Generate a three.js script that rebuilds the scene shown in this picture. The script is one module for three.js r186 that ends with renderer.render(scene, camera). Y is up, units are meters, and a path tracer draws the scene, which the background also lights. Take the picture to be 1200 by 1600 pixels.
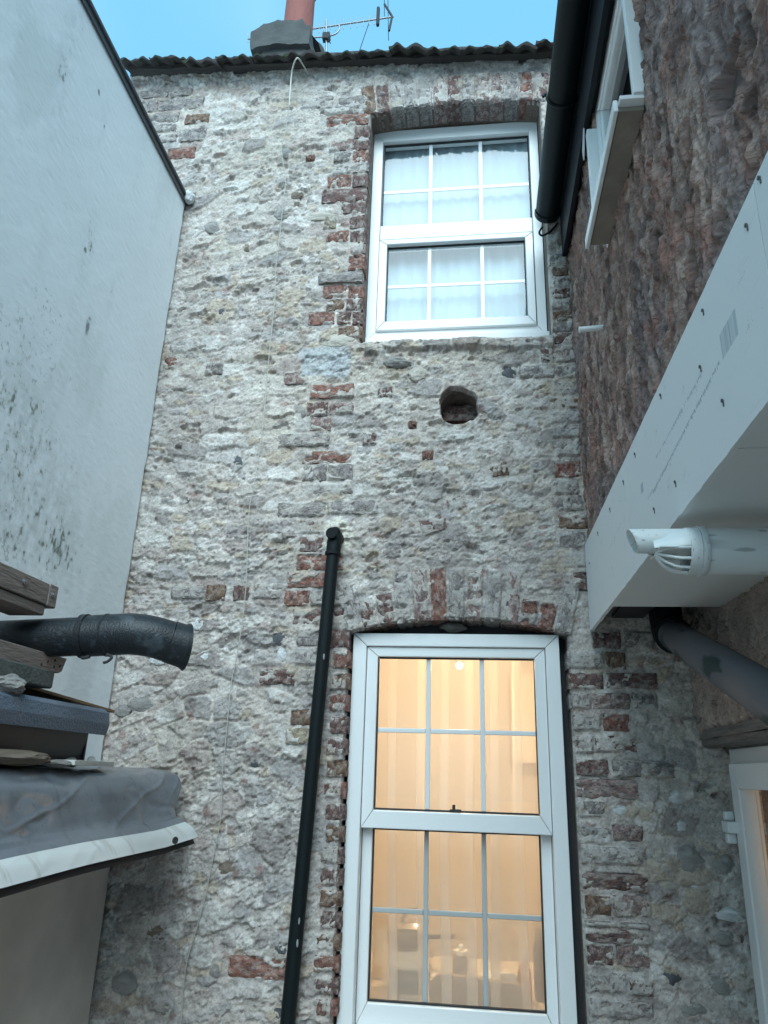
import * as THREE from 'three';
import { RoundedBoxGeometry } from 'three/addons/geometries/RoundedBoxGeometry.js';
import { mergeGeometries } from 'three/addons/utils/BufferGeometryUtils.js';

// ------------------------------------------------------------------ camera, sky, sun, exposure
const scene = new THREE.Scene();
const EYE = new THREE.Vector3(0, 1.6, 3.0);
const RIGHT = new THREE.Vector3(0.99262197, 0.03042833, -0.11737008);
const UP = new THREE.Vector3(0.01084833, 0.94182921, 0.33591674);
const FWD = new THREE.Vector3(-0.12076396, 0.33471161, -0.93455027);
const camera = new THREE.PerspectiveCamera(69.416, 0.75, 0.05, 400);
camera.position.copy(EYE);
camera.quaternion.setFromRotationMatrix(new THREE.Matrix4().makeBasis(RIGHT, UP, FWD.clone().negate()));
scene.add(camera);

const renderer = new THREE.WebGLRenderer({ antialias: true });
renderer.toneMapping = THREE.LinearToneMapping;
renderer.toneMappingExposure = 3.2;
renderer.shadowMap.enabled = true;

const SUNDIR = new THREE.Vector3(0.13, 0.66, 0.74).normalize();
const sun = new THREE.DirectionalLight(new THREE.Color().setRGB(0.76, 0.93, 1.0), 1.5);
sun.name = 'sun';
sun.position.copy(SUNDIR).multiplyScalar(20);
sun.castShadow = true;
sun.shadow.radius = 90;
sun.shadow.mapSize.set(2048, 2048);
Object.assign(sun.shadow.camera, { left: -8, right: 8, top: 10, bottom: -8, near: 1, far: 50 });
scene.add(sun, sun.target);

// seeded noise ------------------------------------------------------
let seedState = 12345;
const rnd = () => { seedState = (Math.imul(seedState, 1664525) + 1013904223) >>> 0; return seedState / 4294967296; };
const rr = (a, b) => a + (b - a) * rnd();
const hash = (i, j, s = 0) => {
  let h = Math.imul(i | 0, 374761393) ^ Math.imul(j | 0, 668265263) ^ Math.imul(s | 0, 2147483647 ^ 0x5bd1e995);
  h = Math.imul(h ^ (h >>> 13), 1274126177); h ^= h >>> 16; h = Math.imul(h, 2246822519); h ^= h >>> 13;
  return (h >>> 0) / 4294967296;
};
const sm = (t) => t * t * (3 - 2 * t);
const sstep = (a, b, x) => sm(Math.min(1, Math.max(0, (x - a) / (b - a))));
const mix = (a, b, t) => a + (b - a) * t;
function vn(x, y, s = 0, per = 0) {            // value noise, -1..1
  const i = Math.floor(x), j = Math.floor(y), fx = sm(x - i), fy = sm(y - j);
  const w = per ? (k) => ((k % per) + per) % per : (k) => k;
  const a = hash(w(i), w(j), s), b = hash(w(i + 1), w(j), s), c = hash(w(i), w(j + 1), s), d = hash(w(i + 1), w(j + 1), s);
  return (mix(mix(a, b, fx), mix(c, d, fx), fy)) * 2 - 1;
}
function fbm(x, y, s = 0, o = 4, per = 0) {
  let t = 0, a = 0.5, f = 1;
  for (let k = 0; k < o; k++) { t += a * vn(x * f, y * f, s + k * 17, per * f); a *= 0.5; f *= 2; }
  return t;
}
function worley(x, y, s, out) {
  const i = Math.floor(x), j = Math.floor(y);
  let f1 = 9, f2 = 9, ci = 0, cj = 0, dx1 = 0, dy1 = 0;
  for (let a = -1; a <= 1; a++) for (let b = -1; b <= 1; b++) {
    const px = i + a + 0.1 + 0.8 * hash(i + a, j + b, s), py = j + b + 0.1 + 0.8 * hash(i + a, j + b, s + 7);
    const dx = x - px, dy = y - py, d = dx * dx + dy * dy;
    if (d < f1) { f2 = f1; f1 = d; ci = i + a; cj = j + b; dx1 = dx; dy1 = dy; } else if (d < f2) f2 = d;
  }
  out.f1 = Math.sqrt(f1); out.e = Math.sqrt(f2) - out.f1; out.i = ci; out.j = cj; out.dx = dx1; out.dy = dy1;
  out.r = hash(ci, cj, s + 31); out.r2 = hash(ci, cj, s + 57); out.r3 = hash(ci, cj, s + 91);
  return out;
}

// the sky: pale blue dusk air, whiter towards the horizon, thin veils of cloud
{
  const W = 512, H = 256, d = new Float32Array(W * H * 4);
  for (let y = 0; y < H; y++) for (let x = 0; x < W; x++) {
    const el = ((y + 0.5) / H - 0.5) * Math.PI, az = (x + 0.5) / W * Math.PI * 2;
    const e = Math.max(0, Math.sin(el));
    const X = Math.cos(el) * Math.cos(az), Z = Math.cos(el) * Math.sin(az);
    const k = 1 / (0.35 + e);
    const v = sstep(-0.25, 0.5, fbm(X * k * 2.4 + 5, Z * k * 2.4, 3, 5) + 0.3 * fbm(X * 5, Z * 5 + el * 6, 9, 4));
    const t = Math.pow(e, 0.6);
    const c = [mix(0.38, 0.165, t), mix(0.66, 0.505, t), mix(0.82, 0.80, t)];
    const w = [0.36, 0.66, 0.83], q = v * 0.95;
    const o = (y * W + x) * 4;
    for (let n = 0; n < 3; n++) d[o + n] = mix(c[n], w[n], q) / 2.45;
    d[o + 3] = 1;
  }
  const t = new THREE.DataTexture(d, W, H, THREE.RGBAFormat, THREE.FloatType);
  t.mapping = THREE.EquirectangularReflectionMapping; t.magFilter = THREE.LinearFilter; t.minFilter = THREE.LinearFilter; t.needsUpdate = true;
  scene.background = t; scene.environment = t;
}

// ------------------------------------------------------------------ helpers
// rays of the survey picture (1200 x 1600), met with the planes of the place
function ray(px, py) { return new THREE.Vector3().addScaledVector(RIGHT, px - 600).addScaledVector(UP, 800 - py).addScaledVector(FWD, 1155); }
const onZ = (px, py, z = 0) => { const d = ray(px, py); return EYE.clone().addScaledVector(d, (z - EYE.z) / d.z); };
const onX = (px, py, x) => { const d = ray(px, py); return EYE.clone().addScaledVector(d, (x - EYE.x) / d.x); };

const used = {};
function numbered(n) { const k = used[n] = (used[n] || 0) + 1; return k === 1 ? n : n + '_' + String(k - 1).padStart(3, '0'); }
function shade(o) { o.traverse((c) => { if (c.isMesh) { c.castShadow = true; c.receiveShadow = true; } }); return o; }
function thing(name, label, category, group) {
  const o = new THREE.Group(); o.name = numbered(name); o.userData = { label, category };
  if (group) o.userData.group = group;
  scene.add(o); return o;
}
function part(name, geo, mat, parent, label) {
  const m = new THREE.Mesh(Array.isArray(geo) ? mergeGeometries(geo.map(norm)) : geo, mat);
  m.name = name; m.castShadow = m.receiveShadow = true; if (label) m.userData.label = label;
  parent.add(m); return m;
}
function norm(g) { const o = g.index ? g.toNonIndexed() : g; for (const k of Object.keys(o.attributes)) if (!['position', 'normal', 'uv'].includes(k)) o.deleteAttribute(k); return o; }
function single(name, geo, mat, label, category, group) {
  const m = part(numbered(name), geo, mat, scene); m.userData = { label, category }; if (group) m.userData.group = group; return m;
}
function struct(name, geo, mat) { const m = part(numbered(name), geo, mat, scene); m.userData = { kind: 'structure' }; return m; }
const bx = (x0, y0, z0, x1, y1, z1, r = 0.003) => {
  const g = r > 0 ? new RoundedBoxGeometry(Math.abs(x1 - x0), Math.abs(y1 - y0), Math.abs(z1 - z0), 1, Math.min(r, Math.abs(x1 - x0) / 2.1, Math.abs(y1 - y0) / 2.1, Math.abs(z1 - z0) / 2.1)) : new THREE.BoxGeometry(Math.abs(x1 - x0), Math.abs(y1 - y0), Math.abs(z1 - z0));
  g.translate((x0 + x1) / 2, (y0 + y1) / 2, (z0 + z1) / 2); return boxUV(g);
};
function boxUV(g) {       // uv in metres, by the main direction of each face
  if (g.index) g = g.toNonIndexed();
  const p = g.attributes.position, n = g.attributes.normal, uv = new Float32Array(p.count * 2);
  for (let i = 0; i < p.count; i++) {
    const ax = Math.abs(n.getX(i)), ay = Math.abs(n.getY(i)), az = Math.abs(n.getZ(i));
    const a = az >= ax && az >= ay ? [p.getX(i), p.getY(i)] : ax >= ay ? [p.getZ(i), p.getY(i)] : [p.getX(i), p.getZ(i)];
    uv[i * 2] = a[0]; uv[i * 2 + 1] = a[1];
  }
  g.setAttribute('uv', new THREE.BufferAttribute(uv, 2)); return g;
}
const V = (x, y, z) => new THREE.Vector3(x, y, z);
const tube = (pts, r, seg = 0, rad = 10, tension = 0.5) => new THREE.TubeGeometry(new THREE.CatmullRomCurve3(pts, false, 'catmullrom', tension), seg || pts.length * 6, r, rad, false);
function rod(a, b, r, rad = 10, r2 = r) {
  const g = new THREE.CylinderGeometry(r2, r, a.distanceTo(b), rad);
  g.applyQuaternion(new THREE.Quaternion().setFromUnitVectors(V(0, 1, 0), b.clone().sub(a).normalize()));
  const c = a.clone().add(b).multiplyScalar(0.5); g.translate(c.x, c.y, c.z); return g;
}
function tex(w, h, fn, srgb = true, rep = true) {
  const d = new Uint8Array(w * h * 4);
  for (let y = 0; y < h; y++) for (let x = 0; x < w; x++) {
    const c = fn(x / w, y / h), o = (y * w + x) * 4;
    for (let n = 0; n < 3; n++) d[o + n] = Math.max(0, Math.min(255, Math.round((Array.isArray(c) ? c[n] : c) * 255)));
    d[o + 3] = 255;
  }
  const t = new THREE.DataTexture(d, w, h); t.magFilter = THREE.LinearFilter; t.minFilter = THREE.LinearMipmapLinearFilter; t.generateMipmaps = true;
  if (rep) t.wrapS = t.wrapT = THREE.RepeatWrapping;
  if (srgb) t.colorSpace = THREE.SRGBColorSpace; t.needsUpdate = true; return t;
}
const rep = (t, x, y = x) => { const c = t.clone(); c.repeat.set(x, y); c.needsUpdate = true; return c; };
const lin = (c) => c <= 0.0031308 ? c * 12.92 : 1.055 * Math.pow(c, 1 / 2.4) - 0.055;   // linear colour to stored value
const S = (r, g, b) => [lin(r), lin(g), lin(b)];
const mat = (r, g, b, rough = 0.8, o = {}) => new THREE.MeshStandardMaterial({ color: new THREE.Color().setRGB(r, g, b), roughness: rough, ...o });

const phys = (r, g, b, rough, o = {}) => new THREE.MeshPhysicalMaterial({ color: new THREE.Color().setRGB(r, g, b), roughness: rough, specularIntensity: 0.4, ...o });
const grain = tex(512, 512, (u, v) => 0.5 + 0.5 * fbm(u * 32, v * 32, 5, 5, 32), false);
const mottle = tex(512, 512, (u, v) => { const a = 0.5 + 0.5 * fbm(u * 8, v * 8, 11, 6, 8); const k = 0.84 + 0.26 * (a - 0.5) * 2; return [k, k, k]; }, false);
const woodT = tex(512, 256, (u, v) => {
  const g = fbm(u * 4, v * 64, 21, 4, 0) * 0.5 + 0.5, w = fbm(u * 3, v * 8, 22, 3) * 0.5 + 0.5, kk = 0.55 + 0.4 * g + 0.3 * (w - 0.5);
  return S(0.255 * kk, 0.225 * kk, 0.205 * kk);
});

// ------------------------------------------------------------------ materials
const M = {
  upvc: mat(0.80, 0.80, 0.79, 0.32, { bumpMap: rep(grain, 3), bumpScale: 0.0004 }),
  bar: mat(0.70, 0.72, 0.72, 0.4),
  seal: mat(0.02, 0.02, 0.022, 0.6),
  glass: new THREE.MeshPhysicalMaterial({ color: 0xffffff, transmission: 1, thickness: 0, roughness: 0.015, ior: 1.5 }),
  blackPipe: phys(0.006, 0.010, 0.011, 0.5, { bumpMap: rep(grain, 4), bumpScale: 0.0008 }),
  dirtyPipe: phys(1, 1, 1, 0.42, { specularIntensity: 0.8,
    map: tex(256, 256, (u, v) => { const a = fbm(u * 6, v * 6, 71, 5, 6), b = sstep(0.1, 0.55, a); const s = 0.35 * sstep(0.36, 0.46, fbm(u * 40, v * 40, 72, 3, 40)); return S(mix(0.012, 0.045, b) + s * 0.07, mix(0.015, 0.054, b) + s * 0.08, mix(0.018, 0.062, b) + s * 0.09); }),
    bumpMap: rep(grain, 3), bumpScale: 0.001,
  }),
  soil: phys(1, 1, 1, 0.85, {
    map: tex(256, 256, (u, v) => { const a = 0.5 + 0.5 * fbm(u * 4, v * 4, 75, 5, 4), g = sstep(0.2, 0.4, fbm(u * 5, v * 5, 77, 4, 5)); return S(mix(0.075 + 0.06 * a, 0.03, g), mix(0.08 + 0.06 * a, 0.05, g), mix(0.09 + 0.065 * a, 0.05, g)); }),
  }),
  gutter: phys(0.006, 0.010, 0.011, 0.4, { bumpMap: rep(grain, 4), bumpScale: 0.0006 }),
  fascia: phys(0.012, 0.014, 0.017, 0.5),
  metal: mat(0.28, 0.28, 0.29, 0.45, { metalness: 0.7 }),
  dark: mat(0.03, 0.03, 0.033, 0.8),
  slab: mat(0.36, 0.32, 0.27, 0.95),
  white: mat(0.78, 0.78, 0.77, 0.6),
};

// =================================================================== REAR WALL OF THE HOUSE
const OPEN = {   // window openings in the rear wall: sides, sill, springing, crown
  U: { x0: -0.53, x1: 0.366, y0: 3.535, ys: 4.962, yc: 4.992 },
  L: { x0: -0.515, x1: 0.365, y0: 0.62, ys: 2.15, yc: 2.21 },
};
const HOLE = { x: -0.062, y: 3.178, r: 0.085 };
function archTop(o, x) { const m = (o.x0 + o.x1) / 2, a = (x - m) / ((o.x1 - o.x0) / 2); return o.yc - (o.yc - o.ys) * a * a; }
function openDist(x, y) {          // > 0 inside an opening
  let d = -9;
  for (const o of [OPEN.U, OPEN.L]) d = Math.max(d, Math.min(x - o.x0, o.x1 - x, y - o.y0, archTop(o, x) - y));
  const a = Math.atan2(y - HOLE.y, x - HOLE.x);
  return Math.max(d, HOLE.r * (1 + 0.12 * vn(Math.cos(a) * 2 + 4, Math.sin(a) * 2, 8)) - Math.hypot(x - HOLE.x, (y - HOLE.y) * 0.9));
}

const BR = [];     // bricks: centre, half size, turn, kind, smear (how much lime lies over it), proud
function brickPx(x0, y0, x1, y1, kind, smear = 0.3, turn = 0, proud) {
  const cx = (x0 + x1) / 2, cy = (y0 + y1) / 2, l = onZ(x0, cy), r = onZ(x1, cy), t = onZ(cx, y0), b = onZ(cx, y1), c = onZ(cx, cy);
  BR.push({ x: c.x, y: c.y, hw: (r.x - l.x) / 2, hh: (t.y - b.y) / 2, a: turn, kind, smear, proud: proud ?? rr(-0.001, 0.007) });
}
const brickRow = (rows) => rows.forEach((r) => brickPx(...r));
// quoin left of the lower window
brickRow([
  [469, 840, 505, 861, 'd', 0.3], [463, 867, 536, 890, 'r', 0.25], [449, 895, 519, 917, 'r', 0.45], [444, 923, 483, 946, 'r', 0.1], [486, 923, 536, 946, 'g', 0.8],
  [458, 952, 538, 975, 'd', 0.5], [464, 982, 505, 1009, 'g', 0.55], [512, 984, 546, 1011, 'd', 0.05], [462, 1012, 503, 1038, 'g', 0.7], [406, 1046, 460, 1069, 'd', 0.35],
  [466, 1044, 500, 1068, 'g', 0.85], [455, 1108, 494, 1132, 'b', 0.3], [447, 1138, 492, 1162, 't', 0.5], [357, 1496, 454, 1530, 'r', 0.12],
]);
for (let k = 0; k < 17; k++) {          // brick ends that show in the reveal right of the black pipe
  const y = 1018 + k * 34, xr = mix(546, 524, k / 17), xl = mix(520, 490, k / 17);
  brickPx(xl + rr(-6, 4), y, xr + 2, y + 25, 'drdb'[Math.floor(rr(0, 4))], rr(0.2, 0.75), 0, rr(-0.002, 0.004));
}
// between the windows, left
brickRow([
  [444, 581, 482, 600, 'p', 0.3], [485, 601, 553, 622, 'r', 0.5], [480, 629, 512, 650, 'd', 0.25], [515, 630, 552, 647, 'p', 0.55], [485, 653, 517, 672, 'p', 0.45], [436, 677, 514, 697, 'g', 0.75],
  [567, 677, 588, 694, 'd', 0.45], [473, 705, 549, 723, 'r', 0.55], [473, 726, 510, 750, 'g', 0.35], [513, 726, 551, 749, 'g', 0.4], [470, 755, 551, 773, 'g', 0.85], [434, 785, 508, 806, 'g', 0.45],
  [512, 783, 590, 803, 'g', 0.45], [469, 811, 508, 833, 'p', 0.5], [638, 657, 651, 669, 'r', 0.3], [660, 705, 677, 718, 'r', 0.1], [700, 778, 726, 796, 'p', 0.5, 0.3],
  [658, 808, 699, 832, 'd', 0.5, 0.35], [767, 724, 794, 743, 'b', 0.35, 0.25], [590, 605, 613, 620, 'd', 0.5], [322, 568, 348, 585, 'g', 0.15], [256, 560, 275, 576, 'r', 0.3],
  [478, 243, 492, 251, 'r', 0.3],
]);
// right of centre, down the corner
brickRow([
  [867, 722, 907, 745, 'r', 0.02], [872, 806, 920, 826, 'b', 0.25], [866, 750, 904, 771, 'g', 0.6], [868, 775, 910, 797, 'g', 0.7], [862, 622, 906, 638, 'b', 0.6], [868, 544, 903, 565, 'p', 0.35],
  [812, 571, 866, 590, 'g', 0.7], [869, 571, 904, 590, 'g', 0.5], [864, 596, 905, 616, 'g', 0.6], [862, 643, 907, 660, 'g', 0.75], [862, 666, 908, 683, 'g', 0.8], [870, 690, 909, 712, 'g', 0.7],
  [876, 833, 915, 855, 'g', 0.4], [897, 895, 918, 922, 'd', 0.2], [880, 864, 916, 886, 'g', 0.7], [845, 544, 864, 565, 'd', 0.5],
]);
for (let k = 0; k < 8; k++) brickPx(861 + rr(-3, 2) + k * 0.6, 398 + k * 17.5, 886 + k * 1.6, 413 + k * 17.5, 'gbgd'[k % 4], rr(0.3, 0.6));
for (let k = 0; k < 5; k++) brickPx(846 + rr(-2, 4), 196 + k * 24, 876, 214 + k * 24, 'gdbg'[k % 4], rr(0.3, 0.7));
// quoin left of the upper window
brickRow([
  [510, 179, 576, 195, 'r', 0.25], [554, 197, 578, 215, 'd', 0.2], [515, 219, 552, 235, 'p', 0.45], [552, 218, 577, 233, 'd', 0.2], [551, 234, 576, 252, 'r', 0.25], [522, 238, 547, 252, 'g', 0.6],
  [512, 274, 548, 292, 'r', 0.25], [551, 273, 575, 292, 'd', 0.2], [503, 295, 573, 315, 'd', 0.1], [534, 316, 572, 333, 'd', 0.2], [506, 338, 525, 357, 't', 0.3], [546, 336, 572, 356, 'd', 0.25],
  [510, 361, 544, 377, 'r', 0.4], [547, 360, 571, 379, 'd', 0.25], [545, 398, 570, 422, 'r', 0.3], [498, 428, 566, 443, 'g', 0.1, 0, 0.014], [505, 446, 540, 465, 'r', 0.15], [544, 446, 568, 465, 'r', 0.25],
  [510, 468, 538, 485, 'b', 0.35], [541, 467, 567, 484, 'd', 0.35], [482, 488, 522, 507, 'r', 0.15], [527, 488, 548, 507, 'd', 0.45], [551, 488, 567, 507, 'd', 0.3], [520, 255, 576, 270, 'g', 0.8], [548, 382, 571, 396, 'p', 0.6], [527, 510, 566, 528, 'b', 0.5],
]);
// top left of the wall, and half way down
brickRow([
  [249, 154, 317, 170, 'g', 0.05], [218, 157, 246, 174, 'g', 0.2], [232, 177, 278, 191, 'g', 0.2], [289, 179, 326, 192, 'b', 0.2], [240, 195, 275, 206, 'g', 0.45], [244, 210, 276, 222, 'g', 0.45], [280, 201, 321, 220, 'g', 0.4],
  [262, 231, 304, 247, 'r', 0.0], [219, 140, 262, 152, 'g', 0.2], [268, 136, 300, 150, 'g', 0.3],
  [322, 915, 352, 938, 'b', 0.1], [364, 915, 388, 938, 'd', 0.05], [396, 913, 440, 935, 'g', 0.4], [268, 915, 318, 935, 'g', 0.65], [528, 150, 572, 165, 'g', 0.55], [470, 152, 520, 168, 'g', 0.55], [500, 165, 560, 178, 'g', 0.7],
]);
// right of the lower window
brickRow([
  [900, 1187, 950, 1211, 'd', 0.15], [957, 1188, 1053, 1214, 'g', 0.3], [901, 1218, 998, 1247, 'p', 0.15], [903, 1252, 944, 1276, 'g', 0.7], [958, 1290, 1005, 1314, 'p', 0.35], [909, 1294, 955, 1318, 'g', 0.65], [910, 1365, 1012, 1392, 'd', 0.3],
  [915, 1400, 954, 1429, 'b', 0.3], [958, 1399, 1016, 1432, 'p', 0.4], [914, 1440, 1014, 1450, 'g', 0.7], [916, 1452, 1020, 1474, 'd', 0.5], [918, 1479, 958, 1507, 'd', 0.3], [964, 1479, 1014, 1510, 'p', 0.25], [984, 1531, 1020, 1555, 'd', 0.65],
  [927, 988, 970, 1012, 'd', 0.2], [888, 1052, 943, 1076, 'd', 0.3], [947, 1052, 1027, 1076, 'd', 0.25], [927, 1083, 985, 1107, 'p', 0.3], [943, 1117, 983, 1142, 'r', 0.05], [930, 1150, 993, 1175, 'd', 0.45], [947, 1018, 977, 1045, 'b', 0.35],
  [890, 1084, 923, 1107, 'g', 0.75], [895, 1117, 938, 1141, 'g', 0.8], [898, 1150, 927, 1176, 'p', 0.6], [909, 1324, 1008, 1350, 'g', 0.8], [922, 1520, 978, 1550, 'g', 0.8], [924, 1562, 1020, 1590, 'g', 0.75], [886, 1018, 942, 1044, 'g', 0.8], [976, 988, 1022, 1012, 'g', 0.5], [989, 1084, 1026, 1107, 'g', 0.6],
]);
// the two segmental arches of bricks on end
function voussoirs(o, list, len, w0, w1) {
  const m = (o.x0 + o.x1) / 2, h = (w1 - w0) / 2, sag = o.yc - o.ys, R = (h * h + sag * sag) / (2 * sag), n = list.length, full = Math.asin(h / R);
  list.forEach(([kind, smear, short], i) => {
    const a = mix(-full, full, (i + 0.5) / n), L = (short || 1) * len, r = R + L / 2 - 0.005;
    BR.push({ x: m + Math.sin(a) * r, y: o.yc - R + Math.cos(a) * r, hw: full * R / n - 0.0045, hh: L / 2, a: -a, kind, smear, proud: rr(-0.001, 0.006), arch: 1 });
  });
}
voussoirs(OPEN.L, [['g', 0.6], ['d', 0.55, 0.6], ['d', 0.4, 0.6], ['g', 0.65], ['p', 0.6], ['r', 0.1], ['g', 0.6], ['p', 0.6], ['g', 0.75], ['p', 0.5], ['r', 0.35, 0.5], ['r', 0.3, 0.5], ['g', 0.75]].map((q) => q), 0.215, -0.515, 0.40);
voussoirs(OPEN.U, [['b', 0.2], ['d', 0.15], ['g', 0.97], ['g', 0.97], ['g', 0.97], ['p', 0.85], ['d', 0.35], ['g', 0.6], ['p', 0.55], ['p', 0.5], ['g', 0.6], ['r', 0.3], ['d', 0.4]], 0.2, -0.58, 0.40);

// spatial look-up of bricks
const CELL = 0.12, grid = new Map();
BR.forEach((b) => {
  const R = Math.hypot(b.hw, b.hh) + 0.05;
  for (let i = Math.floor((b.x - R) / CELL); i <= Math.floor((b.x + R) / CELL); i++) for (let j = Math.floor((b.y - R) / CELL); j <= Math.floor((b.y + R) / CELL); j++) {
    const k = i * 4096 + j; if (!grid.has(k)) grid.set(k, []); grid.get(k).push(b);
  }
});
function brickAt(x, y) {          // nearest brick edge: { b, d } with d < 0 inside
  const l = grid.get(Math.floor(x / CELL) * 4096 + Math.floor(y / CELL)); let best = null, bd = 9;
  if (l) for (const b of l) {
    const c = Math.cos(b.a), s = Math.sin(b.a), dx = x - b.x, dy = y - b.y, u = Math.abs(dx * c + dy * s) - b.hw, v = Math.abs(-dx * s + dy * c) - b.hh;
    const d = Math.max(u, v) > 0 ? Math.hypot(Math.max(u, 0), Math.max(v, 0)) : Math.max(u, v);
    if (d < bd) { bd = d; best = b; }
  }
  return best ? { b: best, d: bd } : null;
}

// rubble: broken flint and lime mortar as relief (metres) and colour (linear)
const wA = {}, wB = {}, wC = {}, wD = {};
const PAL = { lime: [0.63, 0.575, 0.53], cream: [0.55, 0.48, 0.425], grey: [0.44, 0.385, 0.355], olive: [0.47, 0.41, 0.32], dirt: [0.15, 0.13, 0.115], brown: [0.21, 0.155, 0.12], red: [0.24, 0.11, 0.085] };
const cm = (a, b, t) => [mix(a[0], b[0], t), mix(a[1], b[1], t), mix(a[2], b[2], t)];
function rubble(u, v, s, k) {
  const q = fbm(u * 6, v * 7, s, 3) * 0.016, q2 = fbm(u * 6 + 40, v * 7 + 9, s + 2, 3) * 0.012;
  const fu = fbm(u * 40, v * 40, s + 60, 3) * 0.010, fv = fbm(u * 40 + 7, v * 40, s + 61, 3) * 0.008;
  const slant = 0.16 * vn(u * 1.1, v * 1.1, s + 3);
  const U = u + q + fu, W = v + q2 + fv + slant * u;
  worley(U / 0.135, W / 0.075, s + 5, wA); worley(U / 0.064, W / 0.034, s + 6, wB); worley(U / 0.027, W / 0.016, s + 7, wC);
  const rough = sstep(-0.25, 0.25, fbm(u * 2.1, v * 2.6, s + 8, 4));                 // 0: mortar smeared flat, 1: hacked back and crumbly
  let h = fbm(u * 1.6, v * 1.9, s + 12, 3) * 0.009 + fbm(u * 9, v * 12, s + 14, 3) * 0.006, st = 0, id = 0;
  if (wA.r > 0.62) { st = sstep(0.05, 0.13, wA.e); id = wA.r2; h += st * (0.004 + 0.010 * (wA.r3 - 0.3) + (wA.dx * (wA.r2 - 0.5) + wA.dy * (wA.r3 - 0.8)) * 0.020) - 0.004 * (1 - sstep(0, 0.06, wA.e)); }
  if (wB.r > mix(0.62, 0.36, rough)) { const t = sstep(0.04, 0.14, wB.e) * (1 - st); h += t * (0.0025 + 0.008 * (wB.r3 - 0.35) + (wB.dx * (wB.r2 - 0.5) + wB.dy * (wB.r3 - 0.85)) * 0.015) - 0.0025 * (1 - st) * (1 - sstep(0, 0.07, wB.e)); if (t > 0 && !st) { st = t * 0.8; id = wB.r2; } }
  const cr = mix(0.35, 1, rough) * k;
  h += ((wC.r - 0.5) * 0.0055 + (wC.dy * (wC.r3 - 0.85) + wC.dx * (wC.r2 - 0.5)) * 0.0065) * cr;
  h += fbm(u * 85, v * 100, s + 10, 3) * 0.005 * cr;
  const rid = 1 - Math.abs(fbm(u * 16 + 3, v * 25 + slant * 8, s + 15, 3)) * 2.6; if (rid > 0.74) h -= (rid - 0.74) * 0.022 * k;      // cracks
  const pit = fbm(u * 46, v * 52, s + 16, 2); if (pit > 0.28) h -= Math.min(0.008, (pit - 0.28) * 0.08) * cr;                       // picked-out grit
  const cav = sstep(0.50, 0.60, fbm(u * 7, v * 12, s + 13, 4) + 0.22 * wB.r); h -= cav * 0.02;
  return { h, rough, st, id };
}
const STONE = [[0.44, 0.38, 0.335], [0.32, 0.295, 0.285], [0.42, 0.34, 0.26], [0.26, 0.225, 0.21], [0.56, 0.52, 0.48], [0.36, 0.285, 0.255], [0.43, 0.39, 0.365], [0.50, 0.44, 0.39]];
function mortarColor(u, v, s, R) {
  const a = fbm(u * 1.7, v * 1.7, s + 20, 4), b = fbm(u * 5, v * 6, s + 21, 4), c = fbm(u * 26, v * 30, s + 22, 3), g = vn(u * 170, v * 170, s + 23);
  let col = cm(PAL.cream, PAL.grey, 0.8 * sstep(-0.25, 0.35, a + b * 0.5));
  col = cm(col, PAL.lime, 0.8 * sstep(-0.02, 0.35, b + c * 0.6));
  col = cm(col, PAL.olive, 0.4 * sstep(0.2, 0.45, fbm(u * 2.4, v * 2.9, s + 24, 4)));
  if (R.st > 0) col = cm(col, STONE[Math.floor(R.id * 7.99)], 0.75 * sstep(0.2, 0.75, R.st));
  if (wC.r2 > 0.988) col = cm(col, PAL.red, 0.5);
  col = cm(col, PAL.brown, 0.30 * sstep(0.32, 0.5, fbm(u * 4.3, v * 6.5, s + 25, 4)));
  col = cm(col, PAL.dirt, 0.4 * sstep(0.40, 0.52, fbm(u * 19, v * 26, s + 26, 4) + 0.08 * R.rough));
  const k = 1.02 + 0.14 * (wC.r - 0.5) + 0.10 * (wB.r - 0.5) + 0.14 * g + 0.24 * c;
  return [col[0] * k, col[1] * k, col[2] * k];
}
// a sheet of relief: nu x nv points, at(u, v) gives { p: [x, y, z], c: colour, hide }
function sheet(us, vs, at, scale = 0.5) {
  const nu = us.length, nv = vs.length, pos = new Float32Array(nu * nv * 3), col = new Float32Array(nu * nv * 3), uv = new Float32Array(nu * nv * 2), hid = new Uint8Array(nu * nv), idx = [];
  for (let j = 0; j < nv; j++) for (let i = 0; i < nu; i++) {
    const o = j * nu + i, r = at(us[i], vs[j]);
    pos.set(r.p, o * 3); col.set(r.c, o * 3); uv[o * 2] = us[i] / scale; uv[o * 2 + 1] = vs[j] / scale; hid[o] = r.hide ? 1 : 0;
  }
  for (let j = 0; j < nv - 1; j++) for (let i = 0; i < nu - 1; i++) {
    const a = j * nu + i, b = a + 1, c = a + nu, d = c + 1;
    if (hid[a] + hid[b] + hid[c] + hid[d] > 0) continue;
    idx.push(a, b, d, a, d, c);
  }
  const g = new THREE.BufferGeometry();
  g.setAttribute('position', new THREE.BufferAttribute(pos, 3)); g.setAttribute('color', new THREE.BufferAttribute(col, 3)); g.setAttribute('uv', new THREE.BufferAttribute(uv, 2));
  g.setIndex(idx); g.computeVertexNormals(); return g;
}
const steps = (a, b, f) => { const l = [a]; while (l[l.length - 1] < b) l.push(Math.min(b, l[l.length - 1] + (typeof f === 'function' ? f(l[l.length - 1]) : f))); return l; };
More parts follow.
